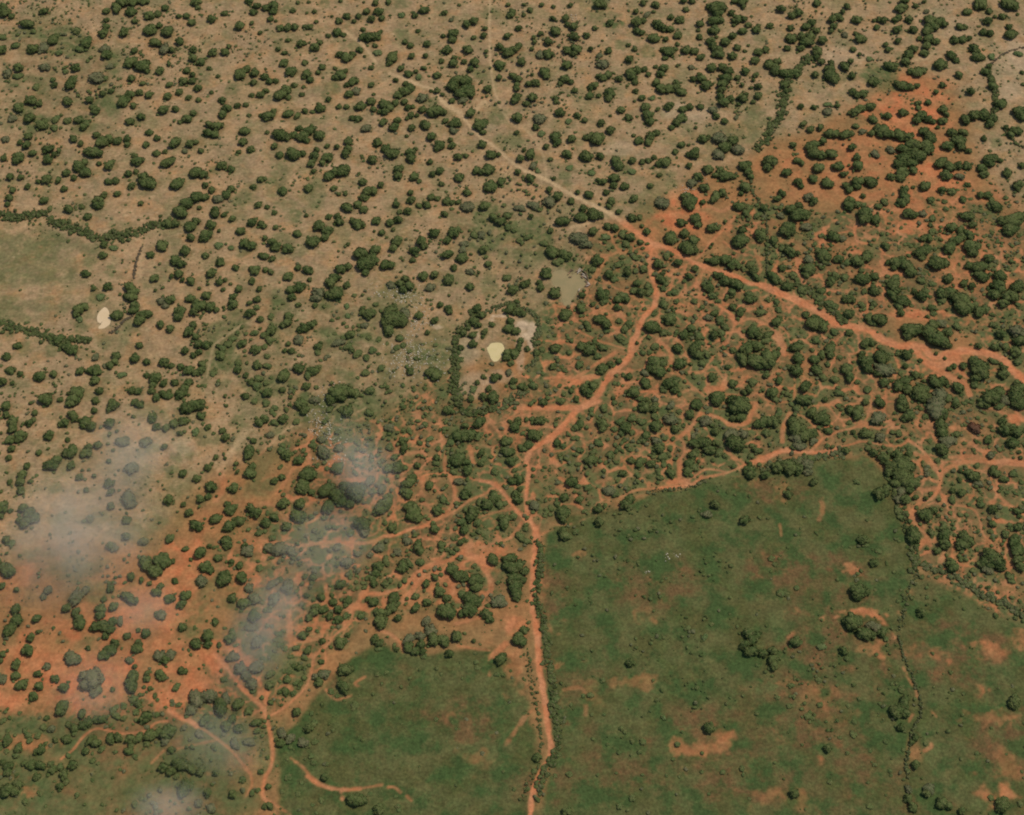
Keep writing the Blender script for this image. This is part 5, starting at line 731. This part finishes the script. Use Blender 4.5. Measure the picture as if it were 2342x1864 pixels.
# ---- words for labels
MARKS = [("the small cream pond", 238, 725), ("the yellow pond in the ring", 1135, 806), ("the muddy cattle pond", 1310, 655), ("the sandy patch in the ring", 1210, 755),
 ("the fork of the red road", 1495, 565), ("the brown wall of brush left", 310, 610), ("the red track fork at centre", 1235, 1215), ("the bend of the red track", 1215, 1060),
 ("the red road bulge at right", 2130, 820), ("the reddish bush", 2230, 978), ("the lone grey field bush", 1440, 1514), ("the pale gully bottom left", 780, 1805),
 ("the white stones", 905, 700), ("the lower white stones", 735, 950), ("the meeting of the tan paths", 1050, 255), ("the dry track crossing top", 1120, 120),
 ("the curved hedge", 1790, 270), ("the right brush fence", 1790, 480), ("the left field hedge", 200, 530), ("the lower field hedge", 120, 770),
 ("the bare red clearing", 470, 1510), ("the field track end", 2080, 1650), ("the bare red corner patch", 2290, 1830)]
def where(px, py):
    best = min(MARKS, key=lambda m: math.hypot(px - m[1], py - m[2])); d = math.hypot(px - best[1], py - best[2])
    if d < 210:
        dx, dy = px - best[1], py - best[2]
        if abs(dx) > abs(dy): w = "right of" if dx > 0 else "left of"
        else: w = "below" if dy > 0 else "above"
        return w + " " + best[0].replace("the brown wall of brush left", "the left brush fence")
    x, y, _ = ground(px, py); x = np.array([float(x)]); y = np.array([float(y)])
    if sample(M_grass, x, y)[0] > .5: return "on the green field"
    if sample(M_scrub, x, y)[0] > .6: return "in the thick scrub"
    if sample(M_red, x, y)[0] > .5: return "on red soil"
    return "on tan ground"
used_labels = set()
def label_for(px, py, look):
    base = look + " " + where(px, py)
    for f in ("{:.0f}", "{:.1f}"):
        s = base + f", {f.format(px / W_PX * 100)}% across and {f.format(py / H_PX * 100)}% down"
        if len(s.split()) > (16 if f == '{:.0f}' else 14): s = look.replace(' in a clump', '') + f", {f.format(px / W_PX * 100)}% across and {f.format(py / H_PX * 100)}% down"
        if s not in used_labels: break
    used_labels.add(s); return s

inside = lambda t: 2 < t['px'] < W_PX - 2 and 2 < t['py'] < H_PX - 2
plain = sorted([t for t in TREE_D if t['fl'] == '' and inside(t)], key=lambda t: -t['r'])
trees, rest = plain[:300], plain[300:]
bushes, rest = rest[:300], rest[300:]
greys = sorted([t for t in TREE_D if t['fl'] == 'g'], key=lambda t: -t['r'])
lights = [t for t in TREE_D if t['fl'] == 'l']
reds = [t for t in TREE_D if t['fl'] == 'r']
rest += [t for t in TREE_D if t['fl'] == '' and not inside(t)]
mids = sorted([t for t in TREE_D if t['fl'] == 'm'], key=lambda t: (not inside(t), -t['r']))
near = lambda t: sum(1 for o in TREE_D if o is not t and math.hypot(o['x'] - t['x'], o['y'] - t['y']) < 1.15 * (o['R'] + t['R']))
def look_of(t, noun):
    s = "very large " if t['r'] > 24 else "large " if t['r'] > 19 else "medium " if t['r'] > 15 else "small "
    n = near(t)
    return s + ("lone dark green " if n == 0 else "dark green ") + noun + ("" if n == 0 else " in a clump" if n > 2 else "")
random.seed(11)
for t in trees:
    e = bpy.data.objects.new("tree", None); COL.objects.link(e)
    e.location = (t['x'], t['y'], float(gz(t['x'], t['y'])))
    e.rotation_euler = (0, 0, random.uniform(0, 6.28)); e.empty_display_size = 1
    R = t['R']; k = random.uniform(.84, 1.2)
    e.scale = (R * k, R / k, R * random.uniform(.76, .94))
    tag(e, label_for(t['px'], t['py'], look_of(t, "tree")), 'tree', 'dark green savanna trees')
    link("crown", random.choice(ME_TREE), e); link("trunk", random.choice(ME_TRUNK), e)
def put_bush(name, t, mat, look, cat, group, z=1.0):
    o = link(name, random.choice(ME_BUSH))
    R = t['R']; k = random.uniform(.8, 1.25)
    o.location = (t['x'], t['y'], float(gz(t['x'], t['y']))); o.rotation_euler = (0, 0, random.uniform(0, 6.28))
    o.scale = (R * k, R / k, R * random.uniform(.85, 1.05) * z)
    set_mat(o, mat)
    tag(o, label_for(t['px'], t['py'], look), cat, group)
for t in bushes: put_bush("bush", t, MAT_LEAF, look_of(t, "bush").replace("small ", "round ").replace("medium ", "round "), 'bush', 'dark green bushes between the trees')
for t in mids[:300]: put_bush("thicket_bush", t, MAT_MID, ("broad " if t['r'] > 15 else "small ") + "olive green spreading bush", 'bush', 'olive green thicket bushes', .75)
for t in greys[:300]: put_bush("dry_bush", t, MAT_GREY, ("broad " if t['r'] > 14 else "small ") + "grey-brown half-bare bush", 'bush', 'grey-brown half-bare bushes', .75)
for t in lights: put_bush("pale_bush", t, MAT_LIGHT, "low pale green bush", 'bush', 'low pale green bushes', .55)
for t in reds: put_bush("reddish_bush", t, MAT_RED, "reddish brown round bush", 'bush', None, .8)
tag(link("thicket_scatter", merged("thicket_scatter", PR_MID, [(t['x'], t['y'], t['R'], t['h']) for t in mids[300:]], MAT_MID, 23)), "the many smaller olive bushes of the thicket", 'bushes', None, 'stuff')
bigs = [t for t in rest if t['r'] > 10.5]; smalls = [t for t in rest if t['r'] <= 10.5]
tag(link("tree_scatter", merged("tree_scatter", PR_MID, [(t['x'], t['y'], t['R'], t['h']) for t in bigs], MAT_LEAF, 21)), "the many smaller dark green trees spread all over the savanna", 'trees', None, 'stuff')
tag(link("bush_scatter", merged("bush_scatter", PR_MID, [(t['x'], t['y'], t['R'], t['h']) for t in smalls], MAT_LEAF, 22)), "the many small round dark bushes dotted over the savanna", 'bushes', None, 'stuff')

# ---- low scrub, past counting: thick between the tracks, thin on the bare ground
occ = np.maximum(M_under * .9, 0)
def scatter(n, dens, rlo, rhi, seed):
    r = np.random.default_rng(seed)
    x = r.uniform(-560, 560, n); y = r.uniform(-360, 540, n)
    d = sample(dens, x, y); k = r.uniform(size=n) < d
    x, y = x[k], y[k]; q = r.uniform(size=len(x)) ** 2.2
    return [(a, b, rlo + (rhi - rlo) * c, r.uniform(.6, 1.0)) for a, b, c in zip(x, y, q)]
free = np.clip(1 - np.maximum(M_trail * 1.6, M_bare * .93), 0, 1) * (1 - np.clip(M_pond * 2 + M_shore, 0, 1)) * (1 - M_pale)
cl = sstep(.42, .62, fbm(XX, YY, 16, 121, 4)); cl2 = sstep(.45, .6, fbm(XX, YY, 34, 127, 3))
TL = sstep(0.55, 1.0, blobs("60,60,420,220,1 300,120,360,160,1 1200,500,200,90,.9 560,860,200,260,.9 960,900,200,160,.9", 131, .3))
d_tan = free * (1 - M_scrub) * (1 - M_grass) * (1 - M_field * .85) * (.16 + .6 * cl * cl2 + .6 * TL * cl)
d_scr = free * M_scrub * (1 - M_grass) * (.35 + .65 * cl) * (1 - M_under * .7) * (.35 + .65 * M_red) * (1 - .6 * M_corner)
d_grs = M_grass * (.03 + .9 * cl * sstep(.3, .75, fbm(XX, YY, 45, 171, 4)))
sc1 = scatter(130000, d_tan, .35, 1.7, 1)
sc2 = scatter(165000, d_scr, .45, 2.2, 2)
sc3 = scatter(70000, d_grs, .3, 1.7, 3)
small = [s for s in sc1 + sc3 if s[2] < 1.1]; med = [s for s in sc1 + sc2 + sc3 if s[2] >= 1.1]; sm2 = [s for s in sc2 if s[2] < 1.1]
print("scrub", len(small), len(med), len(sm2))
rr = np.random.default_rng(9); pick = rr.uniform(size=len(med))
medA = [s for s, p in zip(med, pick) if p < .30]; medB = [s for s, p in zip(med, pick) if p >= .72]; medC = [s for s, p in zip(med, pick) if .30 <= p < .72]
tag(link("olive_scrub", merged("olive_scrub", PR_LOW, medC, MAT_MID, 36)), "low olive green scrub spread between the dark bushes", 'scrub', None, 'stuff')
tag(link("low_scrub", merged("low_scrub", PR_LOW, medA, MAT_LEAF, 31)), "low dark green scrub filling the ground between the cattle tracks", 'scrub', None, 'stuff')
tag(link("dry_scrub", merged("dry_scrub", PR_LOW, medB, MAT_GREY, 32)), "low grey-brown dry scrub mixed in among the green", 'scrub', None, 'stuff')
tag(link("small_shrubs", merged("small_shrubs", PR_TINY, (small + sm2)[::2], MAT_LEAF, 33)), "tiny shrubs and tufts dotted over the bare soil", 'shrubs', None, 'stuff')
tag(link("dull_tufts", merged("dull_tufts", PR_TINY, (small + sm2)[1::2], MAT_TUFT, 35)), "dull olive tufts and low weeds dotted over soil and fields", 'tufts', None, 'stuff')
if True:                                                          # growth beyond the frame, so the place goes on
    r = np.random.default_rng(77); out = []
    for _ in range(5200):
        x, y = r.uniform(-760, 760), r.uniform(-480, 800)
        px, py = to_px(x, y)
        if -30 < px < W_PX + 30 and -30 < py < H_PX + 30: continue
        out.append((x, y, 1.2 + 4 * r.uniform() ** 1.5, 1.0))
    tag(link("outer_scrub", merged("outer_scrub", PR_LOW, out, MAT_LEAF, 34)), "scrub and trees carrying on beyond the edges of the photo", 'scrub', None, 'stuff')

# ================= hedges and brush fences =================
PR_HEDGE = [make_crown(700 + i, 3, 1, 60, .24, 1.0) for i in range(5)]
for hi, (nm, lab, growth, wid, hgt, (tx, ty, sc), s) in enumerate(HEDGES):
    L = smooth_line(line_world(tx, ty, sc, s), 5); r = np.random.default_rng(800 + hi); items = []
    for a, b in zip(L[:-1], L[1:]):
        ln = math.hypot(b[0] - a[0], b[1] - a[1]); n = max(int(round(ln * wid / 1.9)), int(math.ceil(ln / .5)), 1)
        for k in range(n):
            t = r.uniform(); w_ = .55 + .9 * float(vnoise(np.array([(a[0] + b[0]) / 16 + 40]), np.array([(a[1] + b[1]) / 16 + 40]), hi)[0])
            off = r.normal() * wid * (.27 * w_ if wid > 3.5 else .14)
            nxv, nyv = -(b[1] - a[1]) / (ln + 1e-6), (b[0] - a[0]) / (ln + 1e-6)
            R = min(wid * .42, (.5 + 1.9 * r.uniform() ** 1.6) * (1.0 if wid > 4 else .5))
            items.append((a[0] + (b[0] - a[0]) * t + nxv * off, a[1] + (b[1] - a[1]) * t + nyv * off, R, min(hgt / (1.5 * R), 1.6) * r.uniform(.35, 1.05)))
    mat = {'green': MAT_LEAF, 'dead': MAT_DEAD, 'mixed': MAT_GREY}[growth]
    me = merged(nm, PR_HEDGE, items, [mat, MAT_LEAF if growth == 'mixed' else MAT_DEAD], 900 + hi)
    fm = (vn := np.random.default_rng(hi)).uniform(size=len(me.polygons)) < (.45 if growth == 'mixed' else .12)
    me.polygons.foreach_set("material_index", fm.astype(np.int32))
    tag(link(nm, me), lab, 'fence' if 'fence' in nm else 'hedge')

# ================= cattle at the muddy pond =================
def cow_mesh():
    me = bpy.data.meshes.new("cow_rig"); V = []; E = []; Rr = []
    def add(p, r, par=None):
        V.append(p); Rr.append(r)
        if par is not None: E.append((par, len(V) - 1))
        return len(V) - 1
    hip = add((-.55, 0, 1.12), (.30, .34)); b1 = add((-.15, 0, 1.06), (.34, .40), hip); b2 = add((.3, 0, 1.08), (.32, .38), b1); sh = add((.62, 0, 1.16), (.25, .32), b2)
    hump = add((.60, 0, 1.42), (.12, .12), sh)
    n1 = add((.92, 0, 1.28), (.15, .2), sh); hd = add((1.16, 0, 1.30), (.13, .15), n1); mz = add((1.46, 0, 1.12), (.075, .085), hd)
    for s in (-1, 1):
        e = add((1.14, s * .2, 1.33), (.035, .06), hd); add((1.12, s * .34, 1.28), (.03, .05), e)
        k = add((.62, s * .17, .78), (.10, .12), sh); k2 = add((.60, s * .17, .42), (.065, .065), k); k3 = add((.62, s * .17, .06), (.05, .05), k2)
        k = add((-.62, s * .18, .82), (.14, .17), hip); k2 = add((-.78, s * .18, .46), (.065, .075), k); k3 = add((-.68, s * .18, .06), (.05, .05), k2)
    t1 = add((-.92, 0, 1.15), (.05, .05), hip); t2 = add((-1.0, 0, .75), (.03, .03), t1); add((-.98, 0, .5), (.05, .05), t2)
    me.from_pydata(V, E, []); o = bpy.data.objects.new("cow_rig", me); COL.objects.link(o)
    md = o.modifiers.new("s", 'SKIN')
    for i, rv in enumerate(me.skin_vertices[0].data): rv.radius = Rr[i]; rv.use_root = (i == 0)
    ss = o.modifiers.new("d", 'SUBSURF'); ss.levels = 1; ss.render_levels = 1
    dg = bpy.context.evaluated_depsgraph_get(); dg.update()
    out = bpy.data.meshes.new_from_object(o.evaluated_get(dg)); bpy.data.objects.remove(o); out.name = "body"
    for p in out.polygons: p.use_smooth = True
    return out
COW_ME = cow_mesh()
COW_MATS = {'cream': plain_material("cream_hide", (.55, .45, .33), (.48, .38, .27)), 'light brown': plain_material("brown_hide", (.34, .20, .11), (.28, .16, .09)), 'dark brown': plain_material("dark_hide", (.10, .06, .04), (.14, .09, .06))}
COW_ME.materials.clear(); COW_ME.materials.append(COW_MATS['cream'])
hv, hf = [], []; hb = 0
for s in (-1, 1):
    v, f = tube([(1.12, s * .10, 1.42), (1.12, s * .24, 1.56), (1.18, s * .26, 1.78)], [.035, .028, .008], 6); hv.append(v); hf.append(f + hb); hb += len(v)
HORN = mesh_from("horns", np.vstack(hv), np.vstack(hf), plain_material("horn", (.30, .27, .22), (.2, .18, .15)), True)
COWS = "1180,345,150,c 1165,385,140,c 1130,405,120,c 1100,440,70,c 1235,385,145,b 1285,395,150,c 1320,440,130,b 1270,500,140,c 1215,490,150,d 1270,560,140,c 1225,580,120,b 1335,590,110,c 1365,520,100,d 1380,570,95,b 1392,640,90,d 1352,705,130,b 1420,775,140,c 1440,805,150,c 1400,820,120,b 1385,855,20,c 1340,835,60,b 1130,990,70,c 850,425,40,d 812,475,50,b 915,375,150,d 860,572,0,b 1245,1385,60,d 1060,400,30,b"
for e in COWS.split():
    a, b, ang, c = e.split(','); col = {'c': 'cream', 'b': 'light brown', 'd': 'dark brown'}[c]
    px, py = 1240 + float(a) / 13.406, 590 + float(b) / 13.406
    x, y, _ = ground(px, py, .9); x = float(x); y = float(y)
    o = bpy.data.objects.new("cow", None); COL.objects.link(o)
    zz = float(gz(x, y)); wet = float(sample(M_pond, np.array([x]), np.array([y]))[0]) > .5
    o.location = (x, y, -.3 if wet else zz); o.rotation_euler = (0, 0, math.radians(float(ang))); o.scale = (1.12,) * 3
    tag(o, label_for(px, py, f"{col} cow standing {'in' if wet else 'by'} the muddy pond,").replace(",, ", ", ").replace(", right", " right").replace(", above", " above").replace(", left", " left"), 'cow', 'cattle around the muddy pond')
    bo = link("body", COW_ME, o); bo.material_slots[0].link = 'OBJECT'; bo.material_slots[0].material = COW_MATS[col]
    link("horns", HORN, o)

# ================= white stones =================
v0, f0 = ICO[1]; PR_ST = []
for i in range(4):
    n = 1 + (fbm(v0[:, 0] * 2 + i * 7 + 30, v0[:, 1] * 2 + v0[:, 2] * 2 + 30, 1.0, 950 + i, 2) - .5) * .9
    PR_ST.append((v0 * n[:, None] * (1, .8, .6) + (0, 0, .35), f0))
r = np.random.default_rng(55); items = []
for cx, cy, sx, sy, n in ((895, 665, 30, 12, 70), (920, 680, 30, 12, 60), (960, 690, 18, 20, 30), (955, 735, 24, 16, 60), (935, 800, 30, 30, 150), (975, 830, 40, 26, 110), (910, 840, 30, 30, 60), (760, 900, 30, 16, 40), (730, 965, 24, 30, 110), (760, 1000, 26, 24, 60), (770, 1050, 40, 10, 40), (870, 962, 5, 3, 6), (1535, 1272, 16, 6, 12), (1480, 1308, 6, 4, 7), (770, 880, 20, 8, 20), (1310, 40, 12, 5, 12), (1570, 430, 22, 8, 30), (1590, 415, 16, 6, 20)):
    for _ in range(n):
        px, py = r.normal(cx, sx * .7), r.normal(cy, sy * .7)
        x, y, _m = ground(px, py); items.append((float(x), float(y), r.uniform(.2, .5), 1.3))
tag(link("white_stones", merged("white_stones", PR_ST, items, plain_material("white_stone", (.46, .39, .26), (.56, .48, .33), .8), 56)), "scattered small whitish stones among the weeds left of the ring", 'stones', None, 'stuff')

# ================= thin drifting smoke =================
def smoke(label, px, py, rx, ry, ang, dens, seed, z=32.0, thick=16.0):
    x, y, m = ground(px, py, z); _, ya, _ = ground(px, py - ry, z); _, yb, _ = ground(px, py + ry, z)
    ax_, ay_ = rx * float(m), abs(float(ya) - float(yb)) / 2
    v, f = ICO[2]; P = v * np.array([ax_, ay_, thick])
    o = link("thin_smoke", mesh_from("thin_smoke", P, f)); o.location = (float(x), float(y), z); o.rotation_euler = (0, 0, math.radians(ang))
    mt = bpy.data.materials.new("smoke_%d" % seed); mt.use_nodes = True; nt = mt.node_tree; nt.nodes.clear()
    out = N(nt, "ShaderNodeOutputMaterial"); pv = N(nt, "ShaderNodeVolumePrincipled")
    pv.inputs["Color"].default_value = SMOKE_COL; pv.inputs["Anisotropy"].default_value = 0.0
    tc = N(nt, "ShaderNodeTexCoord")
    mp = N(nt, "ShaderNodeMapping"); mp.inputs["Scale"].default_value = (1 / ax_, 1 / ay_, 1 / thick); nt.links.new(tc.outputs["Object"], mp.inputs[0])
    ln = N(nt, "ShaderNodeVectorMath", operation='LENGTH'); nt.links.new(mp.outputs[0], ln.inputs[0])
    fall = N(nt, "ShaderNodeMapRange"); fall.interpolation_type = 'SMOOTHERSTEP'
    for i, v_ in ((1, .0), (2, .98), (3, 1.0), (4, 0.0)): fall.inputs[i].default_value = v_
    nt.links.new(ln.outputs["Value"], fall.inputs[0])
    ns = N(nt, "ShaderNodeTexNoise"); ns.inputs["Scale"].default_value = .017; ns.inputs["Detail"].default_value = 4; ns.inputs["Roughness"].default_value = .55; ns.inputs["Distortion"].default_value = .6
    nt.links.new(N(nt, "ShaderNodeNewGeometry").outputs["Position"], ns.inputs["Vector"])
    cut = N(nt, "ShaderNodeMapRange"); cut.interpolation_type = 'SMOOTHSTEP'
    for i, v_ in ((1, .34), (2, .74), (3, dens * .12), (4, dens * .60)): cut.inputs[i].default_value = v_
    nt.links.new(ns.outputs[0], cut.inputs[0])
    mu = N(nt, "ShaderNodeMath", operation='MULTIPLY'); nt.links.new(fall.outputs[0], mu.inputs[0]); nt.links.new(cut.outputs[0], mu.inputs[1])
    nt.links.new(mu.outputs[0], pv.inputs["Density"]); nt.links.new(pv.outputs[0], out.inputs["Volume"])
    o.data.materials.append(mt)
    tag(o, label, 'smoke')
SMOKE_COL = (.95, .87, .71, 1)
smoke("broad veil of thin grey smoke over the left edge", 170, 1230, 280, 250, 0, .06, 1)
smoke("dense small puff of grey smoke over the red trail below centre-left", 735, 1250, 170, 130, 0, .075, 2)
smoke("thin rising wisp of smoke joining the puff from above", 830, 1060, 110, 170, 28, .055, 3)
smoke("long faint smoke trail hanging below the grey puff", 610, 1430, 130, 230, -18, .05, 4)
smoke("small bright wisp of smoke over the red clearing trees", 325, 1395, 140, 90, 0, .065, 5)
smoke("faint smoke veil high over the left trees", 310, 1020, 160, 150, 0, .045, 6)
smoke("faint smoke patch over the lower left track", 490, 1700, 170, 110, -20, .055, 7)
smoke("faint smoke patch at the bottom left edge of the frame", 390, 1840, 130, 80, 0, .06, 8)
smoke("thin smoke veil over the pale grey crowns lower left", 220, 1560, 160, 120, 0, .045, 9)
for mt in bpy.data.materials:
    if mt.name.startswith("smoke_"): mt.cycles.volume_step_rate = 4.0
scene.cycles.volume_max_steps = 64
